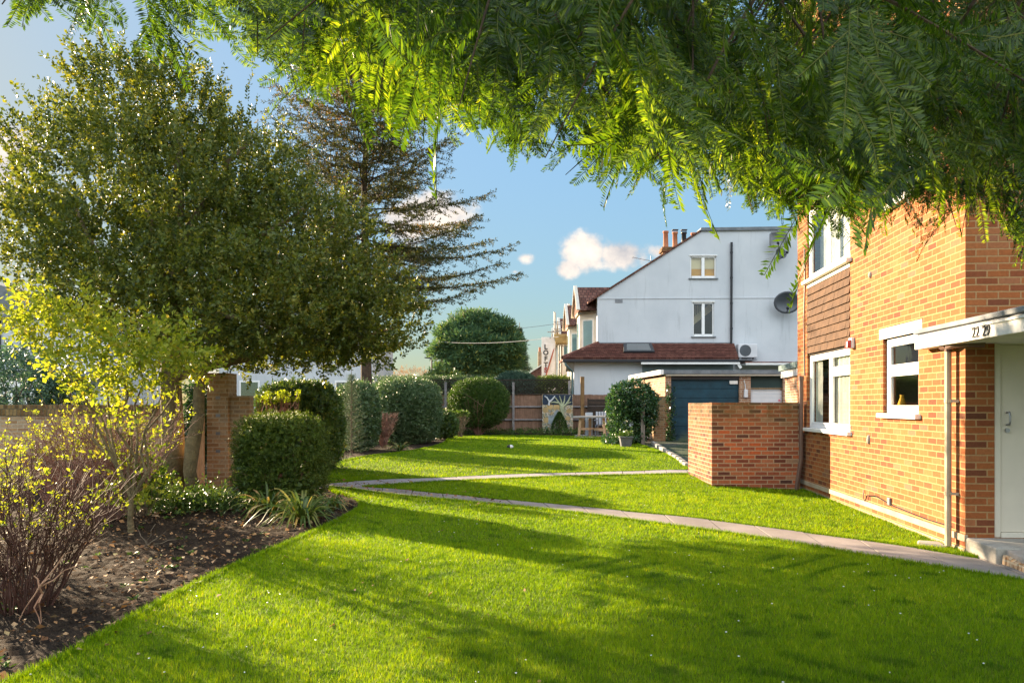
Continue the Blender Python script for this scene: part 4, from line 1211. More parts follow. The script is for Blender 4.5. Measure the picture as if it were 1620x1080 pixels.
        rim = [(b0 + j, b0 + (j + 1) % n, nb + b0 + (j + 1) % n, nb + b0 + j) for j in range(n)]
        mb.add([tuple(R @ Vector(p)) for p in vs + vs2], fs + fs2 + rim)
        o = mb.build('satellite_dish', mat, wh, smooth=True)
        a_ = MB()
        tip = R @ Vector((0, -.55, -rz_ * .55))
        a_.tube([R @ Vector((0, .02, -rz_ * .9)), tip], .022, 6)
        a_.tube([tip, tip + Vector((0, .10, .06))], .055, 8)
        a_.tube([(cx, -.38, cz), (cx, -.05, cz - .1), (cx, -.0, cz - .1)], .03, 6)
        a_.build('feed_arm', M['black'], o)
    dish(X(1227), Z(382), .44, .42, M['grey_dish'], -.35, .1, square=True)
    dish(X(1228), Z(405), .30, .26, M['dark_dish'], .35, -.2)
    dish(X(1240), Z(480), .60, .52, M['dark_dish'], -.25, .15)
    # air conditioner
    mb = MB(); mb.box(X(1163), X(1193), -.52, -.12, Z(566.5), Z(545)); ac = mb.build('air_conditioner', M['garage_white'], wh, bevel=.03)
    mb = MB(); cx = X(1174); cz = Z(555.5)
    for r in (.06, .12, .18, .24): mb.add(*ring(cx, -.53, cz, r, .014))
    mb.tube([(cx, -.522, cz), (cx, -.526, cz)], .27, 24)
    mb.build('fan_grille', M['dark_dish'], ac)
    mb = MB(); mb.box(X(1165), X(1168), -.5, -.14, Z(569), Z(566.6)); mb.box(X(1188), X(1191), -.5, -.14, Z(569), Z(566.6)); mb.box(X(1162), X(1192), -.55, -.05, Z(570.5), Z(569.1)); mb.build('mount', M['grey_dish'], ac)
    # ---- lean-to: walls, hipped tile roof, gutter, skylight
    s2 = F / 35.0
    X2 = lambda px: (px - 810) / s2 - 4.03
    Z2 = lambda py: EYE - (py - 640) / s2 - .36
    xl = X2(897) + .28; xrr = X2(1161)
    ez2 = Z2(570); tz = Z(546)
    mb = MB(); mb.box(X2(908), X2(1016), -2.0, -.001, -.4, ez2 - .02); mb.build('lean_to_wall', M['render'], wh)
    mb = MB(); mb.box(X2(1016.2), X2(1160), -2.0, -.001, -.4, ez2 - .08); mb.build('lean_to_panel', M['grey_panel'], wh)
    mb = MB()
    A = (X2(890), -2.35, ez2); B = (X2(1165), -2.35, ez2); Cc = (X(1161), 0, tz); D = (0.02, 0, tz); E = (X2(890), 1.2, ez2)
    th = .10
    up = lambda p: (p[0], p[1], p[2] + th)
    mb.add([A, B, Cc, D, up(A), up(B), up(Cc), up(D)], [(0, 1, 2, 3), (4, 5, 6, 7), (0, 1, 5, 4), (1, 2, 6, 5), (2, 3, 7, 6), (3, 0, 4, 7)])
    mb.add([A, D, (0.02, 1.2, tz), E, up(A), up(D), (0.02, 1.2, tz + th), up(E)], [(0, 1, 2, 3), (4, 5, 6, 7), (0, 3, 7, 4), (2, 3, 7, 6)])
    # tile course steps as real ridges
    nrow = 11
    for i in range(nrow):
        t = i / nrow
        p = [A[k] + (D[k] - A[k]) * t for k in range(3)]; q = [B[k] + (Cc[k] - B[k]) * t for k in range(3)]
        mb.bar((p[0], p[1], p[2] + th + .012), (q[0], q[1], q[2] + th + .012), .10, .022)
    lr = mb.build('lean_to_roof', M['roof_red'], wh)
    mb = MB(); mb.tube([up(A), up(D)], .10, 8); mb.build('hip_tiles', M['roof_red'], lr)
    mb = MB(); mb.box(0, X(1158), -.05, -.002, Z(547), Z(541.5)); mb.build('lead_flashing', M['lead'], wh)
    mb = MB(); mb.box(X2(889), X2(1165), -2.44, -2.30, ez2 - .10, ez2 + .03); gtr = mb.build('gutter', M['black'], wh, bevel=.02)
    mb = MB(); mb.tube([(X2(893), -2.36, ez2 - .1), (X2(894), -2.36, ez2 - .22), (X2(905), -2.08, ez2 - .48), (X2(905.5), -2.06, -.3)], .05, 8); mb.build('downpipe', M['teal_lead'], wh)
    mb = MB(); mb.add([(X2(890), -2.33, ez2 - .02), (X2(908), -2.0, ez2 - .55), (X2(908), -2.0, ez2 - .02)], [(0, 1, 2)]); mb.prism([(-2.32, ez2 - .02), (-2.0, ez2 - .5), (-2.0, ez2 - .02)], 0, X2(895), X2(908)); mb.build('soffit', M['conc'], wh)
    mb = MB(); mb.box(X2(1012), X2(1166), -2.46, -2.30, ez2 - .19, ez2 - .105); mb.bar((X2(1161), -2.38, ez2 - .06), (X2(1168), -2.38, ez2 - .36), .08, .12); mb.build('bargeboard', M['white'], wh)
    mb = MB()
    def on(t, u):   # point on the lean-to slope, u in px at eaves
        p = [A[k] + (D[k] - A[k]) * t for k in range(3)]
        return (X2(u) - (X2(u) - X(u)) * t, p[1], p[2] + th)
    P0, P1, P2, P3 = on(.28, 985), on(.28, 1034), on(.86, 1030), on(.86, 986)
    lift = lambda p, d: (p[0], p[1] - d * .4, p[2] + d)
    mb.hexa([P0, P1, P2, P3, lift(P0, .1), lift(P1, .1), lift(P2, .1), lift(P3, .1)])
    sk = mb.build('skylight', M['black'], wh, bevel=.01)
    ins = lambda p, q, k: tuple(p[i] + (q[i] - p[i]) * k for i in range(3))
    c_ = tuple((P0[i] + P1[i] + P2[i] + P3[i]) / 4 for i in range(3))
    mb = MB(); mb.add([lift(ins(p, c_, .22), .105) for p in (P0, P1, P2, P3)], [(0, 1, 2, 3)]); mb.build('pane', M['glass_teal'], sk)
    # low strip roof right of lean-to
    mb = MB(); mb.box(X(1168), X(1300), -1.2, -.01, Z(579), Z(576)); mb.build('low_roof_edge', M['white'], wh)
    mb = MB(); mb.box(X(1168), X(1300), -1.1, -.01, Z(575.8), Z(574)); mb.build('low_roof', M['roof_red'], wh)
def ring(cx, y, cz, r, t, n=24):
    vs = []; fs = []
    for k in range(n):
        a = 2 * PI * k / n
        for rr in (r - t, r + t): vs.append((cx + rr * math.cos(a), y, cz + rr * math.sin(a)))
    for k in range(n):
        j = (k + 1) % n
        fs.append((2 * k, 2 * k + 1, 2 * j + 1, 2 * j))
    return vs, fs
white_house()

# chimney stack with four pots
cs = thing('chimney_stack', 'brick chimney stack with three terracotta pots and one dark metal pot', 'chimney', (9.35, 44.0, 6.0))
mb = MB(); mb.box(-.95, 1.05, -.35, .35, 0, 4.25); mb.build('stack', M['brick_old'], cs)
mb = MB(); mb.box(-1.03, 1.13, -.43, .43, 4.10, 4.24); mb.box(-.99, 1.09, -.39, .39, 4.25, 4.36); mb.build('corbel', M['brick_old'], cs)
for i, x in enumerate((-.72, -.2, .30, .84)):
    z = 4.36
    h_ = (.95, .9, .9, .85)[i]
    p = MB(); p.lathe([(.15, 0), (.17, .05), (.15, .1), (.13, h_ - .12), (.165, h_ - .1), (.165, h_), (.12, h_)], (x, 0, z), 14)
    o = p.build('chimney_pot', M['black'] if i == 2 else M['terracotta'], cs, smooth=True)
    if i in (1, 2):
        k = MB(); k.box(x - .17, x + .17, -.17, .17, z + h_ + .10, z + h_ + .125)
        for a in (-.13, .13): k.box(x + a - .012, x + a + .012, -.012, .012, z + h_, z + h_ + .10)
        k.build('pot_cap', M['black'], o)
ta = thing('tv_aerial', 'thin metal television aerial on the roof slope left of the chimney', 'aerial', (7.35, 41.5, 8.9))
mb = MB(); mb.tube([(0, 0, -1.2), (0, 0, .55)], .02, 6); mb.tube([(-1.0, 0, .48), (.18, 0, .25)], .014, 6)
for i in range(6): mb.tube([(-.95 + i * .2, -.18, .47 - i * .038), (-.95 + i * .2, .18, .47 - i * .038)], .009, 5)
mb.build('aerial_boom', M['grey_dish'], ta)

# ================================================================== TERRACE BEYOND
def terrace(y0, label, wallm, first=False):
    t = thing('terraced_house', label, 'house', (4.05, y0, .36))
    D = 7.0
    mb = MB(); mb.box(0, 8, .02 if not first else 7.02, D, -.3, 6.2) if not first else None
    if not first:
        mb.build('wall', wallm, t)
        r = MB(); r.prism([(-.4, 6.0), (5, 9.4), (8.2, 9.4), (8.2, 6.0)], 1, .02, D); r.build('roof', M['roof_brown'], t)
    # two storey bay: splayed sides
    b = MB()
    poly = [(0.0, .35), (-.75, 1.05), (-.75, 2.55), (0.0, 3.25)]
    b.prism(poly, 2, -.3, 5.6); b.build('bay', M['cream'], t)
    # windows on the splayed and front faces
    def pane(p, q, z0, z1):
        d = Vector((q[0] - p[0], q[1] - p[1], 0)); n = Vector((d.y, -d.x, 0)).normalized()
        if n.x > 0: n = -n
        a = Vector((p[0], p[1], 0)) + d * .18; c = Vector((p[0], p[1], 0)) + d * .82
        f = MB()
        o = n * .03
        f.hexa([tuple(v) for v in (a + Vector((0, 0, z0)), c + Vector((0, 0, z0)), c + o + Vector((0, 0, z0)), a + o + Vector((0, 0, z0)), a + Vector((0, 0, z1)), c + Vector((0, 0, z1)), c + o + Vector((0, 0, z1)), a + o + Vector((0, 0, z1)))])
        fr = f.build('window', M['white'], t)
        a2 = a + d * .06; c2 = c - d * .06; o2 = n * .034
        g = MB(); g.add([tuple(a2 + o2 + Vector((0, 0, z0 + .08))), tuple(c2 + o2 + Vector((0, 0, z0 + .08))), tuple(c2 + o2 + Vector((0, 0, z1 - .08))), tuple(a2 + o2 + Vector((0, 0, z1 - .08)))], [(0, 1, 2, 3)])
        g.build('pane', M['glass_teal'], fr)
    for z0, z1 in ((1.0, 2.6), (3.9, 5.35)):
        pane(poly[0], poly[1], z0, z1); pane(poly[1], poly[2], z0, z1)
    c = MB(); c.prism([(0, .30), (-.85, 1.0), (-.85, 2.6), (0, 3.3)], 2, 5.601, 5.72); c.build('bay_cornice', M['conc'], t)
    # cross gable with tiled slopes
    g = MB()
    y1, y2, ym = .1, 3.5, 1.8
    zr, ze = 7.05, 5.72
    P = [(-.85, y1, ze), (-.85, ym, zr), (-.85, y2, ze), (2.2, y1, ze), (2.2, ym, zr), (2.2, y2, ze)]
    g.add(P, [(0, 1, 2), (0, 3, 4, 1), (1, 4, 5, 2), (3, 5, 4)])
    g.build('bay_gable', M['roof_brown'], t)
    g = MB(); g.bar((-.9, y1 - .06, ze), (-.9, ym, zr + .06), .06, .16, (1, 0, 0)); g.bar((-.9, y2 + .06, ze), (-.9, ym, zr + .06), .06, .16, (1, 0, 0)); g.build('bargeboard', M['cream'], t)
    return t
terrace(37.15, 'cream two-storey bay front with brown tiled gable on the white house', M['cream'], True)
terrace(44.2, 'terraced house next beyond the white house with brown gabled bay', M['brick_yellow'])
terrace(51.3, 'terraced house partly behind the scaffold tower', M['brick'])
terrace(58.4, 'farthest terraced house of the row beyond the scaffold', M['brick_yellow'])

# far roofs left of the banner
fh = thing('distant_house', 'distant brick house with pale verge and pots behind the conifers', 'house', (3.6, 86, .36))
mb = MB(); mb.box(-2.2, 6, 0, 8, -.4, 4.2); mb.build('wall', M['brick_yellow'], fh)
mb = MB(); mb.prism([(-2.7, 4.0), (1.4, 6.6), (5.5, 4.0)], 1, -.4, 8.4); mb.build('roof', M['roof_brown'], fh)
mb = MB(); mb.bar((-2.8, -.5, 4.0), (1.4, -.5, 6.7), .12, .3, (0, 1, 0)); mb.bar((5.6, -.5, 4.0), (1.4, -.5, 6.7), .12, .3, (0, 1, 0)); mb.build('bargeboard', M['cream'], fh)
mb = MB(); mb.box(-.6, 1.6, 4, 4.8, 5, 7.3); c_ = mb.build('chimney', M['brick_yellow'], fh)
for i in range(5):
    p = MB(); p.lathe([(.14, 0), (.12, .5), (.15, .55)], (-.4 + i * .45, 4.4, 7.3), 8); p.build('chimney_pot', M['terracotta'], c_)
mb = MB(); mb.box(-3.6, -2.6, 5, 5.8, 3, 6.2); mb.build('chimney', M['brick_yellow'], fh)

# scaffold tower and hoarding banner
SY = 50.0
sf = thing('scaffold', 'steel scaffold with yellow boarded platform against the terraced houses', 'scaffolding', (2.6, SY, .36))
def scaffold():
    s = F / SY
    X = lambda px: (px - 810) / s - 2.6
    Z = lambda py: EYE - (py - 640) / s - .36
    mb = MB()
    for px, top in ((878.5, 494), (901, 481)):
        for y in (0, 1.3): mb.tube([(X(px), y, 0), (X(px), y, Z(top) + (.2 if y else 0))], .035, 6)
    mb.build('standards', M['steel'], sf)
    mb = MB()
    for py in (509.5, 520.5, 545): 
        for y in (0, 1.3): mb.tube([(X(876), y, Z(py)), (X(909), y, Z(py))], .03, 6)
    mb.tube([(X(866), 0, Z(525)), (X(884), 0, Z(525))], .03, 6)
    mb.tube([(X(885), .6, Z(595)), (X(885), .6, Z(545))], .05, 6); mb.tube([(X(889), .6, 0), (X(889), .6, Z(540))], .06, 6)
    mb.build('ledgers', M['steel'], sf)
    mb = MB(); mb.hexa([(X(879), -.3, Z(543)), (X(908), -.3, Z(543)), (X(908), 1.5, Z(543)), (X(879), 1.5, Z(543)), (X(875.5), -.35, Z(533)), (X(908), -.35, Z(533)), (X(908), 1.5, Z(533)), (X(875.5), 1.5, Z(533))])
    mb.box(X(876), X(908), -.37, -.352, Z(533), Z(529)); mb.build('platform', paint('scaffold_board', (.36, .27, .12), .8, .2, .25), sf)
    mb = MB(); mb.tube([(X(877), -.2, Z(549)), (X(861), -.45, Z(602))], .045, 6); mb.build('raking_pole', paint('red_pole', (.36, .10, .06), .6, .3, .2), sf)
scaffold()
bn = thing('hoarding_banner', 'tall pale banner reading LOFTS in dark stacked letters', 'banner', (1.92, SY - .25, .36))
def banner():
    s = F / (SY - .25)
    X = lambda px: (px - 810) / s - 1.92
    Z = lambda py: EYE - (py - 640) / s - .36
    mb = MB(); mb.box(X(857), X(878), 0, .05, .3, Z(533)); b = mb.build('banner_panel', paint('banner_sheet', (.60, .60, .60), .7, .2, .15), bn)
    R = Matrix.Rotation(PI / 2, 4, 'X')
    dk = paint('banner_ink', (.05, .05, .055), .6, .2, .1)
    rd = paint('banner_red', (.30, .05, .045), .6, .2, .1)
    for ch_, py in zip('LOFTS', (549, 558, 567.5, 577, 585.5)):
        text_mesh('letter', ch_, .42, rd if ch_ == 'S' else dk, bn, Matrix.Translation((X(863.5), -.006, Z(py))) @ R, .005, .02)
    mb = MB(); mb.box(X(857.5), X(877.5), -.004, -.001, Z(544.2), Z(542.8)); mb.box(X(871), X(876), -.004, -.001, Z(596), Z(545)); mb.build('banner_stripe', M['garage_white'], bn)
banner()

# overhead wires
for (a, b) in (((690, 540, 62), (884, 532.5, 49)), ((700, 524, 64), (905, 508, 60))):
    p = W(*a); q = W(*b)
    mb = MB(); mb.tube([p + (q - p) * t + Vector((0, 0, -.25 * 4 * t * (1 - t))) for t in [i / 8 for i in range(9)]], .018, 5)
    tag(mb.build('overhead_wire', M['grey_dish']), 'thin overhead wire ' + ('ending at the scaffold platform' if a[0] == 690 else 'higher, running to the terraced roofs'), 'wire')

# left: white house across the road, low wall roofs
lh = thing('bay_house', 'pale rendered house with dark downpipes glimpsed beyond the left shrubs', 'house', (-34, 38, .2))
mb = MB(); mb.box(0, 14.4, 0, 8, -.4, 5.6); mb.build('wall', M['render'], lh)
mb = MB(); mb.prism([(-.4, 5.6), (7, 7.8), (14.8, 5.6)], 1, -.3, 8.3); mb.build('roof', M['lead'], lh)
mb = MB()
for x in (8.6, 9.2, 12.6): mb.tube([(x, -.08, -.2), (x, -.08, 5.5)], .06, 6)
mb.build('downpipe', M['black'], lh)
mb = MB(); mb.box(8.9, 12.2, -.9, -.001, -.4, 2.7); mb.build('bay', M['white'], lh)
mb = MB(); mb.box(8.6, 14.6, -1.1, -.001, 2.701, 3.0); mb.build('bay_roof', M['lead'], lh)
for x in (9.2, 10.3, 11.3):
    k = MB(); k.box(x, x + .75, -.93, -.901, .9, 2.3); f = k.build('window', M['upvc'], lh)
    k = MB(); k.box(x + .08, x + .67, -.936, -.931, .98, 2.22); k.build('pane', M['glass_teal'], f)
lh2 = thing('grey_roofed_house', 'pale house seen under the holly beyond the wing wall', 'house', (-17.2, 46, .2))
mb = MB(); mb.box(0, 9, 0, 8, -.4, 5.2); mb.build('wall', M['render'], lh2)
mb = MB(); mb.prism([(-.3, 5.2), (4.5, 7.6), (9.3, 5.2)], 1, -.3, 8.3); mb.build('roof', M['lead'], lh2)
for x in (1.2, 4.2, 6.8):
    k = MB(); k.box(x, x + 1.2, -.03, -.001, 1.3, 2.8); f = k.build('window', M['upvc'], lh2)
    k = MB(); k.box(x + .1, x + 1.1, -.036, -.031, 1.4, 2.7); k.build('pane', M['glass_teal'], f)
# street lamp far left of pine
sl = thing('street_lamp', 'slim dark street lamp column rising behind the far hedge', 'street lamp', W(683, 610, 55))
mb = MB(); mb.tube([(0, 0, -2), (0, 0, 1.9)], [.09, .05], 8); mb.build('column', M['black'], sl)
mb = MB(); mb.bar((0, 0, 1.92), (-.5, 0, 1.98), .12, .08); mb.build('lamp_head', M['black'], sl)
# ================================================================== VEGETATION
def rdir(n):
    return unit(RNG.normal(0, 1, (n, 3)))

def lump(P, sc, seed=0.0):
    x, y, z = P.T * sc
    return (np.sin(x * 1.7 + seed) * np.sin(y * 2.1 + 1.3 * seed + z) + np.sin(z * 2.6 + 2 * seed + x * .7) * np.sin(y * 1.3 + seed)
            + .5 * np.sin(x * 4.3 + z * 3.1 + seed) * np.sin(y * 3.7 - z * 2.3)) / 2.5

def shoots(P, D, L, k, leaf, ratio=.5, spread=.9, var=(.45, .2), fold=.12, taper=True):
    """k leaves set round each shoot P->P+D*L"""
    n = len(P); D = unit(D)
    A, B = frame_of(D)
    t = np.tile((np.arange(k) + .5) / k, (n, 1)) + RNG.normal(0, .03, (n, k))
    a = np.tile(np.arange(k) * 2.4, (n, 1)) + RNG.uniform(0, 6.28, (n, 1)) + RNG.normal(0, .4, (n, k))
    R = A[:, None] * np.cos(a)[..., None] + B[:, None] * np.sin(a)[..., None]
    Lb = np.broadcast_to(L, n)[:, None, None]
    Q = P[:, None] + D[:, None] * Lb * t[..., None]
    DD = D[:, None] * RNG.uniform(.25, .9, (n, k, 1)) + R * spread * (1.15 - .6 * t[..., None] if taper else 1) + RNG.normal(0, .15, (n, k, 3))
    ls = leaf * RNG.uniform(.65, 1.25, n * k)
    V, Fq = leaf_quads(Q.reshape(-1, 3), DD.reshape(-1, 3), ls, ls * ratio, None, fold)
    v = np.clip(RNG.normal(var[0], var[1], n * k) + np.repeat(RNG.normal(0, .10, n), k), 0, 1)
    return V, Fq, v

def join(parts):
    Vs, Fs, vs = [], [], []; b = 0
    for V, Fq, v in parts:
        Vs.append(V); Fs.append(Fq + b); vs.append(v); b += len(V)
    return np.concatenate(Vs), np.concatenate(Fs), np.concatenate(vs)

def branch_path(a, b, sag=0.0, wob=0.05, n=6, rnd=random):
    a = Vector(a); b = Vector(b); out = []
    L = (b - a).length
    for i in range(n + 1):
        t = i / n
        p = a.lerp(b, t) + Vector((0, 0, -sag * 4 * t * (1 - t)))
        if 0 < i < n: p += Vector((rnd.gauss(0, wob * L), rnd.gauss(0, wob * L), rnd.gauss(0, wob * L * .5)))
        out.append(p)
    return out

def taper(r0, r1, n):
    return [r0 + (r1 - r0) * i / n for i in range(n + 1)]

# ------------------------------------------------------------------ holly tree
HYY = 13.4
def holly():
    s = F / HYY
    base = W(272, 778, HYY); base.z = gz(base.x, HYY) - .05
    t = thing('holly_tree', 'large spreading dark holly tree with spiky glinting shoots and a thick trunk', 'tree', base)
    mb = MB()
    top = W(272, 250, HYY)
    p = [base, W(274, 700, HYY), W(270, 600, HYY), W(276, 500, HYY + .1), W(280, 400, HYY + .1), W(282, 300, HYY), W(283, 200, HYY)]
    mb.tube(p, [.24, .185, .17, .165, .13, .09, .05], 12)
    mb.tube([p[0] + Vector((0, 0, -.02)), p[0] + Vector((0, 0, .3))], [.34, .19], 12)
    mb.build('trunk', M['bark'], t, world=True, smooth=True)
    ends = [(120, 330, -1), (60, 440, -.5), (190, 180, .3), (400, 210, .6), (480, 330, -.8), (560, 430, .4), (620, 520, -.3), (430, 520, -1.2), (150, 520, 1.0), (350, 480, 1.4), (230, 330, -1.6), (520, 540, .9)]
    for i, (x, y, dy) in enumerate(ends):
        a = p[2 + i % 3] if y > 300 else p[4]
        q = branch_path(a, W(x, y, HYY + dy), -.12, .03, 6)
        b = MB(); b.tube(q, taper(.085, .02, 6), 7); b.build('limb', M['bark'], t, world=True, smooth=True)
    # crown lobes  (px, py, rx, ry, depth offset)
    lobes = [(190, 170, 90, 90, 0), (285, 190, 85, 90, .4), (120, 290, 120, 110, -.3), (45, 378, 110, 74, 0), (220, 350, 160, 150, -.9),
             (390, 290, 95, 95, .2), (330, 290, 120, 110, .9), (480, 390, 105, 110, 0), (565, 475, 95, 95, .2), (430, 480, 150, 95, -.9), (300, 470, 150, 105, -1.2), (600, 520, 70, 65, -.2),
             (170, 470, 110, 60, -.4), (500, 535, 120, 60, -.4), (360, 400, 160, 130, .9), (440, 550, 120, 48, .3), (545, 545, 80, 45, .7), (380, 560, 60, 36, .6)]
    parts = []
    for (x, y, rx, ry, dy) in lobes:
        c = np.array(W(x, y, HYY + dy)); r = np.array([rx / s, 1.15 * (rx + ry) / 2 / s, ry / s])
        n = int(4.2 * rx * ry / 85)
        d = rdir(n)
        rad = RNG.uniform(.35, 1.0, n) ** .6
        P = c + d * r * rad[:, None] * (1 + .16 * lump(d, 2.5, x))[:, None]
        k = RNG.random(n) < .74 + .85 * lump(P, 2.0, 1.0)
        P = P[k]; d = d[k]; rad = rad[k]
        D = d * [.8, .8, .5] + [0, 0, .75] + RNG.normal(0, .3, (len(P), 3))
        parts.append(shoots(P, D, RNG.uniform(.22, .42, len(P)), 22, .074, .55, .95))
    # long upright leading shoots at the top outline
    tips = [(190, 62), (60, 150), (45, 225), (75, 140), (280, 100), (395, 120), (350, 145), (330, 150), (140, 110), (150, 92), (215, 85), (20, 235), (300, 170), (375, 165), (415, 195), (130, 85), (500, 245), (470, 225), (255, 110), (240, 95), (445, 205)]
    for (x, y) in tips:
        a = np.array(W(x, y, HYY + random.uniform(-.3, .3)))
        n = 7
        Ls = random.uniform(.5, .8)
        P = np.stack([a + [random.uniform(-.10, .10) * (i > 0) * (i / 3), random.uniform(-.1, .1), -i * .19] for i in range(n)])
        D = np.stack([[random.uniform(-.15, .15) + (.5 * random.choice((-1, 1)) if i > 1 else 0), random.uniform(-.3, .3), 1.0] for i in range(n)])
        parts.append(shoots(P - [0, 0, .25], D, .32, 20, .06, .5, .8))
    V, Fq, v = join(parts)
    # twigs inside
    np_mesh('crown', V, Fq, M['holly'], t, v)
    return t
holly()
# slender second trunk with a knee
b0 = W(308, 785, 12.9); b0.z = gz(b0.x, 12.9) - .03
t = thing('leaning_trunk_tree', 'slim kinked tree trunk leaning between the holly and the gate', 'tree', b0)
mb = MB(); mb.tube([b0, W(300, 745, 12.9), W(305, 700, 12.9), W(314, 660, 12.9), W(315, 615, 12.9), W(325, 565, 12.95), W(345, 500, 13.1)], [.12, .105, .125, .095, .09, .08, .05], 10)
mb.tube([W(312, 668, 12.9), W(323, 655, 12.85)], [.05, .02], 7)
mb.build('trunk', M['bark'], t, world=True, smooth=True)
n = 130
P = np.array(W(350, 520, 13.2)) + rdir(n) * [.5, .5, .35] * RNG.random((n, 1)) ** .5
np_mesh('crown', *shoots(P, rdir(n) + [0, 0, .4], .25, 18, .07)[:2], M['holly'], t, RNG.random(n * 18) * .6 + .2)

# ------------------------------------------------------------------ golden leafy sapling in front
def golden():
    Y0 = 9.7
    base = W(208, 846, Y0); base.z = gz(base.x, Y0) - .02
    t = thing('golden_shrub', 'tall yellow-green leafy shrub glowing in sun in front of the holly trunk', 'shrub', base)
    mb = MB()
    tops = [(90, 560, -.3), (140, 520, .2), (190, 500, 0), (240, 540, -.2), (300, 560, .3), (120, 620, -.5), (260, 610, -.4), (200, 600, .5), (60, 520, .1)]
    fork = W(208, 790, Y0)
    mb.tube([base, W(206, 820, Y0), fork], [.045, .036, .03], 8)
    for (x, y, d) in tops:
        q = branch_path(fork, W(x, y, Y0 + d), -.18, .03, 6); mb.tube(q, taper(.020, .005, 6), 5)
    mb.build('trunk', M['bark'], t, world=True)
    parts = []
    for (x, y, rx, ry, dy, n) in [(170, 545, 110, 50, 0, 150), (90, 520, 60, 40, .1, 90), (25, 500, 60, 40, .2, 70), (255, 550, 70, 45, -.2, 95), (170, 590, 75, 50, -.3, 95), (215, 620, 45, 40, -.1, 34), (212, 700, 30, 40, 0, 12), (110, 480, 60, 26, .2, 40), (218, 775, 38, 34, .1, 24), (295, 575, 34, 26, 0, 34)]:
        c = np.array(W(x, y, Y0 + dy)); s = F / Y0
        d = rdir(n); P = c + d * [rx / s, .55, ry / s] * RNG.random((n, 1)) ** .45
        D = d * [1, 1, .3] + RNG.normal(0, .4, (n, 3)) + [0, 0, .15]
        parts.append(shoots(P, D, .26, 9, .078, .55, .9, (.5, .22)))
    V, Fq, v = join(parts)
    np_mesh('crown', V, Fq, M['golden'], t, v)
golden()

# ------------------------------------------------------------------ bare-stemmed shrubs
def twiggy(name, label, cat, base, n, h, spread, r0, mat, leafmat=None, nleaf=6, leaf=.035, group=None, fork=2, lean=(0, 0), seed=1, flat=None, var=(.55, .22), leaf_lo=.45, basew=.10, leaf_p=.36):
    rd = random.Random(seed)
    t = thing(name, label, cat, base, group=group)
    mb = MB(); tipP = []; tipD = []
    for i in range(n):
        a = rd.uniform(0, 2 * PI); q = rd.random() ** .6
        ox, oy = math.cos(a) * q, math.sin(a) * q
        hh = h * rd.uniform(.65, 1.0) * (1 - .25 * q * q)
        if flat: hh = h * rd.uniform(.9, 1.0)
        b = Vector((base[0] + ox * basew, base[1] + oy * basew, base[2]))
        e = Vector((base[0] + ox * spread + lean[0] * hh, base[1] + oy * spread + lean[1] * hh, base[2] + hh))
        m = b.lerp(e, .45) + Vector((-ox * spread * .12, -oy * spread * .12, .06 * h)) + Vector((rd.gauss(0, .075), rd.gauss(0, .075), 0)) * h
        pts = []
        for k in range(7):
            u = k / 6
            pts.append(b * (1 - u) ** 2 + m * 2 * u * (1 - u) + e * u * u + (Vector((rd.gauss(0, .02), rd.gauss(0, .02), rd.gauss(0, .01))) * h if 0 < k < 6 else Vector()))
        mb.tube(pts, taper(r0 * rd.uniform(.7, 1.1), r0 * .35, 6), 4, cap=False)
        tipP.append(pts[-1]); tipD.append(pts[-1] - pts[-2])
        for f in range(fork * 2):
            k = rd.randint(2, 5); p = pts[k]
            d = (pts[k + 1] - pts[k]).normalized() + Vector((rd.gauss(0, .45), rd.gauss(0, .45), rd.gauss(.05, .25)))
            L = h * rd.uniform(.14, .34)
            e2 = p + d.normalized() * L
            if flat and e2.z > base[2] + h: e2.z = base[2] + h
            mid = p.lerp(e2, .5) + Vector((rd.gauss(0, .02), rd.gauss(0, .02), .02)) * h
            mb.tube([p, mid, e2], [r0 * .5, r0 * .36, r0 * .22], 3, cap=False)
            tipP.append(e2); tipD.append(e2 - mid)
            if rd.random() < .5:
                e3 = mid + Vector((rd.gauss(0, .3), rd.gauss(0, .3), rd.uniform(.1, .5))).normalized() * L * .5
                mb.tube([mid, e3], [r0 * .34, r0 * .18], 3, cap=False); tipP.append(e3); tipD.append(e3 - mid)
    mb.build('stems', mat, t, world=True)
    if leafmat is not None:
        P = np.array([tuple(p) for p in tipP]); D = np.array([tuple(p) for p in tipD])
        k = (P[:, 2] > base[2] + h * leaf_lo) & (RNG.random(len(P)) < leaf_p)
        P, D = P[k], D[k]
        V, Fq, v = shoots(P - unit(D) * .04, D, .07, nleaf, leaf, .55, .9, var)
        np_mesh('leaves', V, Fq, leafmat, t, v)
    return t

def gpt(px, py, dz=0.0):
    x, y = G(px, py); return (x, y, gz(x, y) + dz)

twiggy('bare_shrub', 'big arching red-brown stemmed shrub at the left front corner of the bed', 'shrub', gpt(40, 962), 62, 1.25, .78, .008, M['stem_red'], M['golden'], 5, .034, lean=(.10, .05), seed=4, basew=.22, fork=3, leaf_p=.24)
twiggy('bare_shrub', 'red-brown twiggy shrub at the far left edge of the bed under the wall', 'shrub', gpt(-40, 890), 55, 1.35, .8, .007, M['stem_red'], M['golden'], 6, .042, seed=9, basew=.2, fork=3)
twiggy('bare_shrub', 'pinkish tangled leafless shrub catching the sun left of the holly trunk', 'shrub', gpt(165, 822), 100, 1.75, 1.0, .008, M['stem_pink'], M['golden'], 5, .04, seed=12, lean=(.12, 0), basew=.2, fork=3)
twiggy('bare_shrub', 'smaller sunlit pink twiggy shrub against the garden wall', 'shrub', gpt(95, 800), 70, 1.45, .9, .008, M['stem_pink'], M['golden'], 6, .045, seed=15, basew=.2, fork=3)
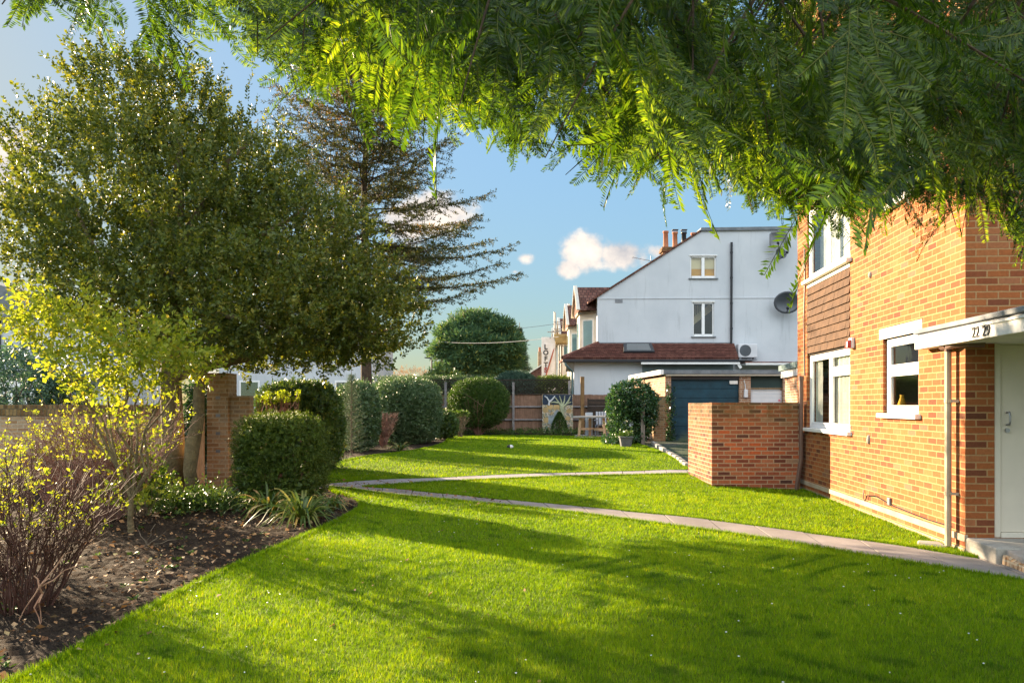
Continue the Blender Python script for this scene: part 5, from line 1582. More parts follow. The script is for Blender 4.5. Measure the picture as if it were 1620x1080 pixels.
twiggy('bare_shrub', 'low green-leaved shrub under the golden shrub beside the dark ground cover', 'shrub', gpt(222, 815), 30, .75, .45, .006, M['stem_grey'], M['box'], 9, .05, seed=21, leaf_lo=.1, basew=.12, leaf_p=.9)
# the pale cut stems with a knot at the front of the bed
kx, ky, kz = gpt(62, 985)
t = thing('cut_stems', 'knot of pale orange cut stems at the foot of the front left shrub', 'shrub', (kx, ky, kz))
mb = MB(); c = Vector((kx, ky, kz + .26))
for q in ((-.16, .02, -.25), (.0, .03, -.28), (.03, -.02, -.30), (.18, .1, .24), (.24, .08, .14), (-.05, .02, .08), (.08, 0, .06)):
    mb.tube(branch_path(c, c + Vector(q), -.02, .06, 4), taper(.007, .003, 4), 5)
mb.build('stems', noisy_mat('pale_cut_stem', (.36, .19, .11), (.52, .31, .2), 9, .8, .2), t, world=True)
# dead stem knot near middle of bed
t = thing('dead_twig', 'few bare grey twigs poking from the bare soil', 'twigs', gpt(232, 862))
mb = MB(); b = Vector(gpt(232, 862))
for q in ((.22, 0, .16), (.32, .05, .06), (.1, 0, .24), (-.12, .02, .2), (.15, -.05, .1)): mb.tube(branch_path(b, b + Vector(q), 0, .05, 4), taper(.006, .003, 4), 4)
mb.build('stems', M['stem_grey'], t, world=True)

# ------------------------------------------------------------------ clipped hedges
def clipped(name, label, cat, c, half, e, n, leaf, mat, lumps=.05, group=None, stems=None, bottom=-1.0, core=.80, ratio=.55, var=(.42, .2), tip=.09, k=6, rim=None, stemmat='stem_grey', rotz=0.0, stemoff=0.0):
    c = np.array(c, float); half = np.array(half, float)
    base = (c[0], c[1], gz(c[0], c[1]))
    t = thing(name, label, cat, base, group=group)
    cr, sr = math.cos(rotz), math.sin(rotz)
    def surf(n, sc):
        u = rdir(n)
        # denser on broad faces
        w = u / (np.abs(u / 1.0) ** e).sum(1)[:, None] ** (1 / e)
        P = w * half
        return P, unit(np.sign(w) * np.abs(w) ** (e - 1) / half)
    m = int(n * 1.25)
    P, Nn = surf(m, 1)
    Q = P * (1 + lumps * lump(P + c, 3.2 / max(half.max(), .6) + 1.0, c[0]))[:, None] * RNG.uniform(.88, 1.01, (m, 1))
    kp = (P[:, 2] > bottom * half[2])
    kp &= RNG.random(m) < (.90 + .3 * lump(P + c, 4, 2.2))
    Q, Nn = Q[kp], Nn[kp]
    def place(Q):
        R = Q.copy(); R[:, 0] = Q[:, 0] * cr - Q[:, 1] * sr; R[:, 1] = Q[:, 0] * sr + Q[:, 1] * cr
        return R + c
    Wq = place(Q); WN = place(Nn) - c
    ok = Wq[:, 2] > gz(c[0], c[1]) + .02
    Wq, WN = Wq[ok], WN[ok]
    D = WN + RNG.normal(0, .45, WN.shape) + [0, 0, .3]
    tl = np.where(RNG.random(len(Wq)) < .05, tip * RNG.uniform(1.5, 2.6, len(Wq)), tip * RNG.uniform(.8, 1.1, len(Wq)))
    V1, F1, v1 = shoots(Wq - unit(D) * tip * .6, D, tl, k, leaf, ratio, .8, var)
    # loose inner leaves that close the body
    if core:
        q = int(n * .55)
        Pi, Ni = surf(q, 1)
        Pi = place(Pi * RNG.uniform(core - .12, core, (q, 1)))
        kk = (Pi[:, 2] > gz(c[0], c[1]) + .05) & ((Pi[:, 2] - c[2]) > bottom * half[2])
        Pi, Ni = Pi[kk], Ni[kk]
        V2, F2, v2 = shoots(Pi, rdir(len(Pi)), tip, 3, leaf * 2.6, .75, .9, var)
        V, Fq, v = join([(V1, F1, v1), (V2, F2, v2)])
    else: V, Fq, v = V1, F1, v1
    np_mesh('foliage', V, Fq, mat, t, v)
    if stems:
        mb = MB(); rd = random.Random(int(abs(c[0]) * 100))
        ns, sr_, r0 = stems
        for i in range(ns):
            a = rd.uniform(0, 2 * PI); q = rd.random() ** .5
            e_ = (c[0] + math.cos(a) * half[0] * .8 * q, c[1] + math.sin(a) * half[1] * .8 * q - .1 * half[1] + stemoff, c[2] + half[2] * rd.uniform(-.2, .35))
            b = (c[0] + math.cos(a) * sr_ * q, c[1] + math.sin(a) * sr_ * q, base[2])
            pth = branch_path(b, e_, .0, .03, 5, rd); mb.tube(pth, taper(r0 * rd.uniform(.7, 1.2), r0 * .4, 5), 5)
            for f in range(2):
                p = pth[rd.randint(2, 4)]
                mb.tube(branch_path(p, p + Vector((rd.gauss(0, .3), rd.gauss(0, .2), rd.uniform(.15, .5))) * half[2], 0, .04, 3, rd), taper(r0 * .5, r0 * .25, 3), 4)
        mb.build('stems', M[stemmat], t, world=True)
    return t

def pxbox(x0, x1, y0, Y, yb=None, depth=None):
    """centre and half sizes from an outline at depth Y standing on the terrain"""
    s = F / Y; cx = ((x0 + x1) / 2 - 810) / s
    zb = gz(cx, Y); zt = EYE - (y0 - 640) / s
    hw = (x1 - x0) / 2 / s
    return (cx, Y + (depth or hw), (zb + zt) / 2), (hw, depth or hw, (zt - zb) / 2)

c, h = pxbox(356, 502, 656, 11.6, depth=.55)
clipped('clipped_yew', 'square clipped dark yew bush right of the gate pier with bare stems showing', 'hedge', c, h, 4.5, 3800, .034, M['yewhedge'], .11, stems=(16, .25, .016), var=(.42, .2), ratio=.3, tip=.08, k=9, stemmat='stem_pink')
c, h = pxbox(392, 524, 603, 16.2, depth=.8)
clipped('laurel_hedge', 'rounded glossy laurel hedge behind the square clipped bush', 'hedge', c, h, 4, 4200, .065, M['laurel'], .09, ratio=.5, tip=.1, k=6, var=(.5, .22))
# pale pruned stems growing through the top of laurel
for i, (px, lbl) in enumerate(((420, 'leftmost fan of pale pruned stems under yellow leaves by the laurel hedge'), (440, 'middle fan of pale pruned stems under yellow leaves by the laurel hedge'), (464, 'rightmost fan of pale pruned stems under yellow leaves by the laurel hedge'))):
    p = W(px, 668, 15.3)
    twiggy('pruned_shrub', lbl, 'shrub', (p.x, p.y, gz(p.x, p.y)), 12, 1.62 + .05 * i, .26, .014, M['stem_pink'], M['golden'], 10, .06, group='pruned shrubs in front of the laurel', seed=31 + i, flat=True, fork=1, leaf_lo=.9, basew=.06, var=(.35, .2), leaf_p=1)
# small spruce
def spruce(name, label, base, h, r, n, mat, seed, leaf=.035, bare_top=True, group=None, k=16):
    rd = random.Random(seed)
    t = thing(name, label, 'tree', base, group=group)
    mb = MB(); b = Vector(base); mb.tube([b, b + Vector((0, 0, h * .6)), b + Vector((0, 0, h))], [.03 * h / 2, .018 * h / 2, .006 * h / 2], 6)
    P = []; D = []; L = []
    for i in range(n):
        u = (i / n) ** .85
        z = h * (.04 + .9 * u)
        rr = r * (1 - u) ** .8 * rd.uniform(.75, 1.1)
        a = i * 2.4 + rd.gauss(0, .2)
        st = b + Vector((0, 0, z)); e = st + Vector((math.cos(a) * rr, math.sin(a) * rr, rr * (.25 + .35 * u)))
        mb.tube([st, st.lerp(e, .5) + Vector((0, 0, -.04 * rr)), e], [.006 * h / 2, .004 * h / 2, .002 * h / 2], 4, cap=False)
        m = max(2, int(rr / .10))
        for j in range(m):
            f = (j + .5) / m
            q = st.lerp(e, f); P.append(q); dd = (e - st).normalized(); D.append(dd + Vector((0, 0, rd.gauss(0, .1)))); L.append(.13)
            for sgn in (-1, 1):
                if f < .85:
                    sd = Vector((-math.sin(a), math.cos(a), 0)) * sgn
                    P.append(q); D.append(dd * .8 + sd * .8 + Vector((0, 0, rd.gauss(-.1, .15)))); L.append(.07 + .35 * rr * (1 - f))
    mb.build('trunk', M['stem_grey'], t, world=True)
    P = np.array([tuple(p) for p in P]); D = np.array([tuple(p) for p in D]); L = np.array(L)
    V, Fq, v = shoots(P, D, L, k, leaf, .16, .9, (.45, .2), .02, False)
    np_mesh('crown', V, Fq, mat, t, v)
    return t
x, y = G(556, 720)
spruce('small_spruce', 'small grey-green spruce with a bare pale leader between hedges', (x, y, gz(x, y)), 2.25, .52, 130, M['spruce'], 5)
c, h = pxbox(518, 590, 602, 21.5, depth=1.0)
clipped('grey_hedge', 'low rounded grey-green hedge behind the small spruce', 'hedge', c, h, 3, 2600, .05, M['privet'], .05, tip=.1)
c, h = pxbox(574, 690, 597, 24.3, depth=1.5)
clipped('round_hedge', 'large rounded dark green hedge with a pale right side, right of the spruce', 'hedge', c, h, 3.6, 7000, .05, M['privet'], .07, tip=.1, k=6)
twiggy('bare_bush', 'wine-glass shaped bare brown bush in front of the large rounded hedge', 'shrub', gpt(607, 708), 46, 1.05, .46, .012, M['stem_pink'], None, flat=True, seed=41, fork=3, basew=.05)
# privet bits at foot
c, h = pxbox(676, 724, 648, 27.5, depth=.6)
clipped('low_shrub', 'low dark shrub between the large hedge and the round topiary', 'shrub', c, h, 2.5, 900, .05, M['laurel'], .08)
# round topiary
x, y = G(752, 688.5)
s = F / 31.8
c = ((757 - 810) / s, 31.8, EYE - (640 - 640) / s)
zt = EYE + (640 - 597) / s
c, h = ((757 - 810) / s, 32.0, (zt + .62) / 2), (49 / s, .95, (zt - .62) / 2)
tp_ = clipped('round_topiary', 'dome clipped green topiary with fan of bare stems in front of the fence', 'topiary', c, h, 2.4, 5200, .045, M['box'], .03, stems=(18, .14, .018), tip=.09, k=6, stemoff=-.42, stemmat='stem_pink')
twiggy('bare_bush', 'small pale bare bush with green tuft left of the round topiary', 'shrub', gpt(728, 692), 22, .95, .36, .012, M['stem_grey'], M['box'], 8, .07, flat=True, seed=43, fork=2, basew=.1, leaf_lo=.85, leaf_p=1)
# hedge beyond the fence
def boxhedge(name, label, x0, x1, y, ytop, mat, n, depth=.6, cat='hedge', z0=.3, e=8):
    s = F / y; X0, X1 = (x0 - 810) / s, (x1 - 810) / s
    zt = EYE - (ytop - 640) / s
    return clipped(name, label, cat, ((X0 + X1) / 2, y + depth, (z0 + zt) / 2), ((X1 - X0) / 2, depth, (zt - z0) / 2), e, n, .06, mat, .03, tip=.12, k=5)
boxhedge('boundary_hedge', 'long clipped dark hedge behind the left end of the fence', 560, 790, 34.7, 594, M['privet'], 5200)
boxhedge('boundary_hedge', 'clipped hedge with sunny top behind the lattice by the white house', 846, 905, 34.7, 594, M['yewhedge'], 2400)
s = F / 34.9
c = ((816 - 810) / s, 35.4, 2.2); h = (39 / s, .9, EYE + (640 - 585) / s - 2.2)
clipped('domed_bush', 'smooth grey-green domed bush rising above the lattice', 'topiary', c, h, 2.2, 3400, .05, M['bluegreen'], .01, tip=.08, bottom=-.3)
c, h = ((816 - 810) / s, 35.6, 1.2), (36 / s, .6, 1.0)
clipped('domed_bush', 'dark understorey bush seen through the lattice under the dome', 'shrub', c, h, 4, 1500, .06, M['yewhedge'], .03)
# dwarf conifer by the painted board
x, y = 885, 33.1
s = F / y
P_ = ((885 - 810) / s, y, gz(2, y)); hh = EYE - (655 - 640) / s - P_[2]
n = 900; u = RNG.random(n) ** .8; a = RNG.uniform(0, 6.28, n); r = .30 * np.sin(np.clip((1 - u) * 1.9, 0, PI / 2)) * (1 - u * .15)
PP = np.stack([P_[0] + np.cos(a) * r, P_[1] + np.sin(a) * r, P_[2] + .05 + hh * .95 * u], 1)
t = thing('dwarf_conifer', 'small dark cone shaped conifer standing before the painted board', 'tree', P_)
mb = MB(); mb.tube([P_, (P_[0], P_[1], P_[2] + hh * .8)], [.03, .01], 6); mb.build('trunk', M['bark_dark'], t, world=True)
V, Fq, v = shoots(PP, np.stack([np.cos(a) * .5, np.sin(a) * .5, np.ones(n)], 1), .1, 7, .05, .3, .5, (.35, .2))
np_mesh('crown', V, Fq, M['box'], t, v)

# ivy clad post, pot
def ivy():
    Y0 = 25.2
    s = F / Y0
    base = ((1000 - 810) / s, Y0, gz(3.9, Y0))
    t = thing('ivy_clump', 'dense dark ivy bush smothering a grey post beside the driveway', 'ivy', base)
    mb = MB(); mb.box(4.12 - .06, 4.12 + .06, Y0 - .55, Y0 - .43, base[2] - .1, base[2] + 1.5); mb.build('post', M['post_grey'], t, world=True, bevel=.008)
    parts = []
    for (x, y, rx, ry, d, n) in ((1000, 632, 34, 30, 0, 900), (985, 660, 22, 40, -.1, 650), (1015, 640, 20, 28, -.15, 450), (975, 640, 12, 26, .1, 240), (1000, 668, 26, 34, .2, 600), (990, 690, 22, 12, -.25, 260), (1020, 662, 14, 24, .1, 240), (968, 694, 14, 6, -.3, 110), (1032, 640, 6, 20, .1, 80)):
        c = np.array(W(x, y, Y0 + d)); dd = rdir(n)
        P = c + dd * [rx / s, .62, ry / s] * RNG.uniform(.75, 1.02, (n, 1)) * (1 + .14 * lump(dd, 4, x))[:, None]
        parts.append(shoots(P, dd + [0, -.2, -.3] + RNG.normal(0, .4, (n, 3)), .12, 5, .075, .8, .8, (.45, .22)))
    V, Fq, v = join(parts)
    np_mesh('foliage', V, Fq, M['ivy'], t, v)
    p = W(990, 704, 23.6); p.z = gz(p.x, p.y) + .0
    o = thing('planter', 'dark grey plant pot at the foot of the ivy bush', 'plant pot', p)
    mb = MB(); mb.hexa([(-.14, -.14, 0), (.14, -.14, 0), (.14, .14, 0), (-.14, .14, 0), (-.19, -.19, .30), (.19, -.19, .30), (.19, .19, .30), (-.19, .19, .30)]); mb.build('pot', M['pot'], o, bevel=.01)
    mb = MB(); mb.box(-.205, .205, -.205, .205, .28, .32); mb.build('rim', M['pot'], o, bevel=.006)
    n = 60; P = np.array(p) + np.stack([RNG.normal(0, .1, n), RNG.normal(0, .1, n), np.full(n, .33)], 1)
    V, Fq, v = shoots(P, rdir(n) + [0, 0, .9], .16, 7, .06, .5, .8)
    np_mesh('plant', V, Fq, M['box'], o, v)
ivy()
# ivy streak on garage
n = 260; P = np.stack([RNG.uniform(5.18, 5.5, n), np.full(n, 26.5) + RNG.normal(0, .04, n), .25 + 2.0 * RNG.random(n) ** 1.5], 1)
t = thing('ivy_climber', 'thin dark creeper growing up the garage corner left of the blue door', 'climber', (5.3, 26.5, .2))
V, Fq, v = shoots(P, rdir(n) + [0, -.6, 0], .08, 4, .06, .8, .8, (.3, .2)); np_mesh('foliage', V, Fq, M['ivy'], t, v)

# ------------------------------------------------------------------ strap leaved clumps
def strappy(label, base, n, L, seed, dead=.2, group=None, wid=.018, up=(.7, 1.35)):
    rg = np.random.default_rng(seed)
    t = thing('strap_plant', label, 'plant', base, group=group)
    Vs = []; Fs = []; var = []; b = 0
    for i in range(n):
        a = rg.uniform(0, 2 * PI); el = rg.uniform(*up); l = L * rg.uniform(.55, 1.15)
        st = np.array(base) + [math.cos(a) * .07 * rg.random(), math.sin(a) * .07 * rg.random(), 0]
        d = np.array([math.cos(a) * math.cos(el), math.sin(a) * math.cos(el), math.sin(el)])
        sd = np.array([-math.sin(a), math.cos(a), 0])
        g = rg.uniform(.9, 1.8)
        K = 7; pts = []
        for k in range(K + 1):
            u = k / K
            p = st + d * l * u + np.array([0, 0, -g * l * .55 * u ** 2.3])
            p[2] = max(p[2], base[2] + .01)
            w = wid * (1 - u ** 2.2) * rg.uniform(.9, 1.1) + .001
            tw = math.sin(u * 2 + a) * .4
            s2 = sd * math.cos(tw) + np.array([0, 0, 1]) * math.sin(tw)
            pts += [p - s2 * w, p + s2 * w]
        Vs.append(np.array(pts)); Fs.append(np.array([(2 * k, 2 * k + 1, 2 * k + 3, 2 * k + 2) for k in range(K)]) + b); b += len(pts)
        x = rg.uniform(.85, 1) if rg.random() < dead else rg.uniform(0, .8)
        var += [x] * K
    np_mesh('leaves', np.concatenate(Vs), np.concatenate(Fs), M['strap'], t, var, smooth=True)
    return t
strappy('big arching strap-leaved plant at the lawn corner by the path', gpt(478, 828), 120, 1.0, 1, .10, 'strap leaved plants')
strappy('strap-leaved plant with many tan dying leaves at the bed tip', gpt(525, 806), 50, .6, 2, .6, 'strap leaved plants')
strappy('strap-leaved clump behind the big arching one, below the clipped yew', gpt(425, 812), 90, .9, 3, .2, 'strap leaved plants')
strappy('narrow-leaved green clump below the left side of the clipped yew', gpt(398, 792), 70, .8, 4, .1, 'strap leaved plants')
strappy('strap-leaved clump under the wine-glass bare bush by the far lawn', gpt(632, 713), 60, .72, 6, .2, 'strap leaved plants')
# ground cover near the trunks
n = 900; c0 = np.array(gpt(305, 806))
P = c0 + np.stack([RNG.normal(0, .48, n), RNG.normal(0, .30, n), np.abs(RNG.normal(.12, .10, n))], 1)
t = thing('ground_cover', 'dark glossy ground cover plant in front of the two trunks', 'plant', tuple(c0))
V, Fq, v = shoots(P, rdir(n) + [0, 0, .6], .12, 6, .055, .5, .9, (.4, .2)); np_mesh('foliage', V, Fq, M['laurel'], t, v)
n = 260; c0 = np.array(gpt(500, 742))
P = c0 + np.stack([RNG.normal(0, .3, n), RNG.normal(0, .25, n), np.abs(RNG.normal(.08, .08, n))], 1)
t = thing('ground_cover', 'small grey-leaved plant at the edge of the far lawn by the laurel', 'plant', tuple(c0))
V, Fq, v = shoots(P, rdir(n) + [0, 0, .6], .10, 6, .05, .4, .9, (.5, .2)); np_mesh('foliage', V, Fq, M['bluegreen'], t, v)
n = 700
xs = RNG.uniform(-2.6, 2.9, n); ysr = RNG.uniform(32.0, 33.6, n)
P = np.stack([xs, ysr, ground(xs, ysr) + np.abs(RNG.normal(.06, .07, n))], 1)
t = thing('ground_cover', 'low green ground cover along the foot of the rear fence', 'plant', (0, 32.8, .36))
V, Fq, v = shoots(P, rdir(n) + [0, 0, .6], .12, 6, .07, .5, .9, (.45, .2)); np_mesh('foliage', V, Fq, M['box'], t, v)

# ivy column behind trunks by the gate
c = np.array(W(322, 655, 14.75)); n = 1000
P = c + rdir(n) * [.36, .22, 1.05] * RNG.uniform(.4, 1, (n, 1)) - [.05, 0, .2]
t = thing('ivy_column', 'dark ivy growing between the two trunks and the gate pier', 'ivy', (c[0], c[1], gz(c[0], c[1])))
V, Fq, v = shoots(P, rdir(n) + [0, -.4, -.2], .12, 6, .06, .75, .8, (.35, .2)); np_mesh('foliage', V, Fq, M['ivy'], t, v)

# ------------------------------------------------------------------ shrubs beyond the left wall
def bush(name, label, cat, cpx, cpy, rx, ry, Y, n, leaf, mat, ratio=.5, dep=None, var=(.45, .2), k=7):
    s = F / Y; c = np.array(W(cpx, cpy, Y)); base = (c[0], Y, gz(c[0], Y))
    t = thing(name, label, cat, base)
    mb = MB()
    for i in range(5):
        a = i * 1.3; mb.tube(branch_path(base, c + np.array([math.cos(a) * rx / s * .5, math.sin(a) * .4, ry / s * .2]), 0, .03, 5), taper(.05, .015, 5), 5)
    mb.build('stems', M['bark_dark'], t, world=True)
    d = rdir(n)
    P = c + d * [rx / s, dep or rx / s, ry / s] * RNG.uniform(.55, 1.0, (n, 1)) * (1 + .22 * lump(d, 3, cpx))[:, None]
    P = P[P[:, 2] > base[2] + .05]; d = d[:len(P)]
    V, Fq, v = shoots(P, d + RNG.normal(0, .4, d.shape) + [0, 0, -.1], .3, k, leaf, ratio, .8, var)
    np_mesh('foliage', V, Fq, mat, t, v)
bush('bluish_shrub', 'drooping blue-green shrub above the left garden wall', 'shrub', 22, 612, 62, 62, 24, 900, .12, M['bluegreen'])
bush('dark_shrub', 'compact dark green shrub above the garden wall, right of the blue-green one', 'shrub', 108, 622, 28, 32, 25, 500, .09, M['laurel'])
bush('grey_shrub', 'grey twiggy shrub behind the blue-green one', 'shrub', 50, 570, 34, 24, 29, 300, .09, M['spruce'])

# ------------------------------------------------------------------ sparse conifer
def conifer():
    Y0 = 30.0
    base = W(578, 690, Y0); base.z = gz(base.x, Y0)
    t = thing('sparse_conifer', 'tall thin-foliaged conifer with long drooping dark branches and rusty tips', 'tree', base)
    H = 16.0
    rd = random.Random(8)
    b = Vector(base)
    mb = MB(); pts = [b + Vector((rd.gauss(0, .03), rd.gauss(0, .03), H * i / 8)) for i in range(9)]
    mb.tube(pts, taper(.24, .02, 8), 10); mb.build('trunk', M['bark_dark'], t, world=True, smooth=True)
    P = []; D = []; L = []; vv = []
    z = 5.0; i = 0
    brm = MB()
    while z < H - .3:
        u = z / H
        for w in range(3):
            a = i * 2.399 + rd.gauss(0, .25); i += 1
            R = 7.5 * (1 - u) ** .62 * rd.uniform(.72, 1.08)
            if u > .8: R = max(R, .5)
            st = b + Vector((0, 0, z + rd.uniform(-.15, .15)))
            h = Vector((math.cos(a), math.sin(a), 0))
            K = 9; bp_ = []
            for k in range(K + 1):
                f = k / K
                rise = R * (.06 * f - .20 * f * f + .26 * f ** 3) + (R * .35 * f if u > .55 else 0)
                bp_.append(st + h * R * f + Vector((rd.gauss(0, .03), rd.gauss(0, .03), rise + rd.gauss(0, .02))))
            brm.tube(bp_, taper(.045 * (1 - u) + .014, .005, K), 5, cap=False)
            m = int(R / .13)
            rusty = .2 if (u > .72 or rd.random() < .12) else 0
            for j in range(m):
                f = .12 + .88 * (j + rd.random()) / m
                k = min(int(f * K), K - 1); q = bp_[k].lerp(bp_[k + 1], f * K - k)
                sgn = 1 if j % 2 else -1
                sd = Vector((-h.y, h.x, 0)) * sgn
                l = (.45 + 1.05 * (1 - f)) * rd.uniform(.6, 1.1) * min(1, R / 2.5)
                d = (h * .75 + sd * .75 + Vector((0, 0, rd.uniform(-.25, .15)))).normalized()
                e = q + d * l + Vector((0, 0, -.10 * l))
                mid = q.lerp(e, .5) + Vector((0, 0, .03))
                brm.tube([q, mid, e], [.010, .007, .004], 3, cap=False)
                nseg = max(2, int(l / .13))
                for s_ in range(nseg):
                    g = (s_ + rd.random()) / nseg
                    if rd.random() < .86:
                        P.append(q.lerp(e, g)); D.append(d + Vector((rd.gauss(0, .4), rd.gauss(0, .4), rd.uniform(0, .5)))); L.append(.14); vv.append(rusty)
            for s_ in range(10):
                f = .55 + .45 * s_ / 10; k = min(int(f * K), K - 1)
                P.append(bp_[k].lerp(bp_[k + 1], f * K - k)); D.append(bp_[k + 1] - bp_[k] + Vector((0, 0, .03))); L.append(.16); vv.append(rusty)
        z += .26
    brm.build('branches', M['bark_dark'], t, world=True)
    P = np.array([tuple(p) for p in P]); D = np.array([tuple(p) for p in D]); vv = np.array(vv)
    V, Fq, v = shoots(P, D, np.array(L), 7, .115, .32, .8, (.38, .2), .03)
    v = np.clip(v + np.repeat(vv, 7) * 1.4, 0, 1)
    np_mesh('crown', V, Fq, M['larch'], t, v)
conifer()

# ------------------------------------------------------------------ far pine, fir and trees
def far_tree(name, label, lobes, Y, mat, leaf, base_px, trunk_r, n_scale=1.0, k=8, ratio=.22, shootL=.5):
    s = F / Y; base = W(base_px[0], base_px[1], Y); base.z = .3
    t = thing(name, label, 'tree', base)
    mb = MB(); topl = min(lobes, key=lambda q: q[1])
    mb.tube(branch_path(base, W(topl[0], topl[1] + topl[3] * .4, Y), 0, .015, 6), taper(trunk_r, trunk_r * .25, 6), 8); mb.build('trunk', M['bark'], t, world=True, smooth=True)
    lm = MB()
    for (x, y, rx, ry) in lobes[:9]:
        lm.tube(branch_path(base + (W(topl[0], topl[1], Y) - base) * random.uniform(.3, .6), W(x, y, Y), -.3, .02, 5), taper(trunk_r * .4, trunk_r * .1, 5), 5)
    lm.build('limbs', M['bark'], t, world=True)
    parts = []
    for (x, y, rx, ry) in lobes:
        n = int(rx * ry * 1.35 * n_scale); d = rdir(n)
        c = np.array(W(x, y, Y + random.uniform(-.6, .6) * rx / s))
        P = c + d * [rx / s, rx / s, ry / s] * RNG.uniform(.45, 1, (n, 1)) ** .7 * (1 + .4 * lump(d, 3.5, x))[:, None]
        parts.append(shoots(P, d + [0, 0, .6] + RNG.normal(0, .4, (n, 3)), shootL, k, leaf, ratio, .8, (.42, .22)))
    V, Fq, v = join(parts); np_mesh('crown', V, Fq, mat, t, v)
far_tree('pine_tree', 'broad bushy blue-green pine beyond the boundary hedge', [(752, 512, 34, 13), (718, 530, 24, 14), (785, 522, 24, 12), (742, 540, 30, 14), (776, 552, 30, 14), (703, 556, 20, 11), (806, 548, 18, 16), (746, 566, 30, 12), (798, 576, 24, 12), (712, 586, 20, 9), (768, 584, 24, 10)], 62, M['pine'], .42, (745, 640), .22)
spruce('dark_fir', 'narrow dark fir standing right of the bushy pine', tuple(W(822, 640, 66))[:2] + (.3,), 8.2, 1.6, 110, M['spruce'], 77, leaf=.26, k=9)
bush('pinkish_bare_tree', 'faint pinkish bare treetops low on the skyline left of the pine', 'trees', 655, 598, 40, 16, 75, 260, .25, M['deadleaf'], .15)
bush('far_bush', 'dark rounded bush under the pine beyond the hedge', 'shrub', 700, 600, 30, 14, 50, 300, .2, M['laurel'])

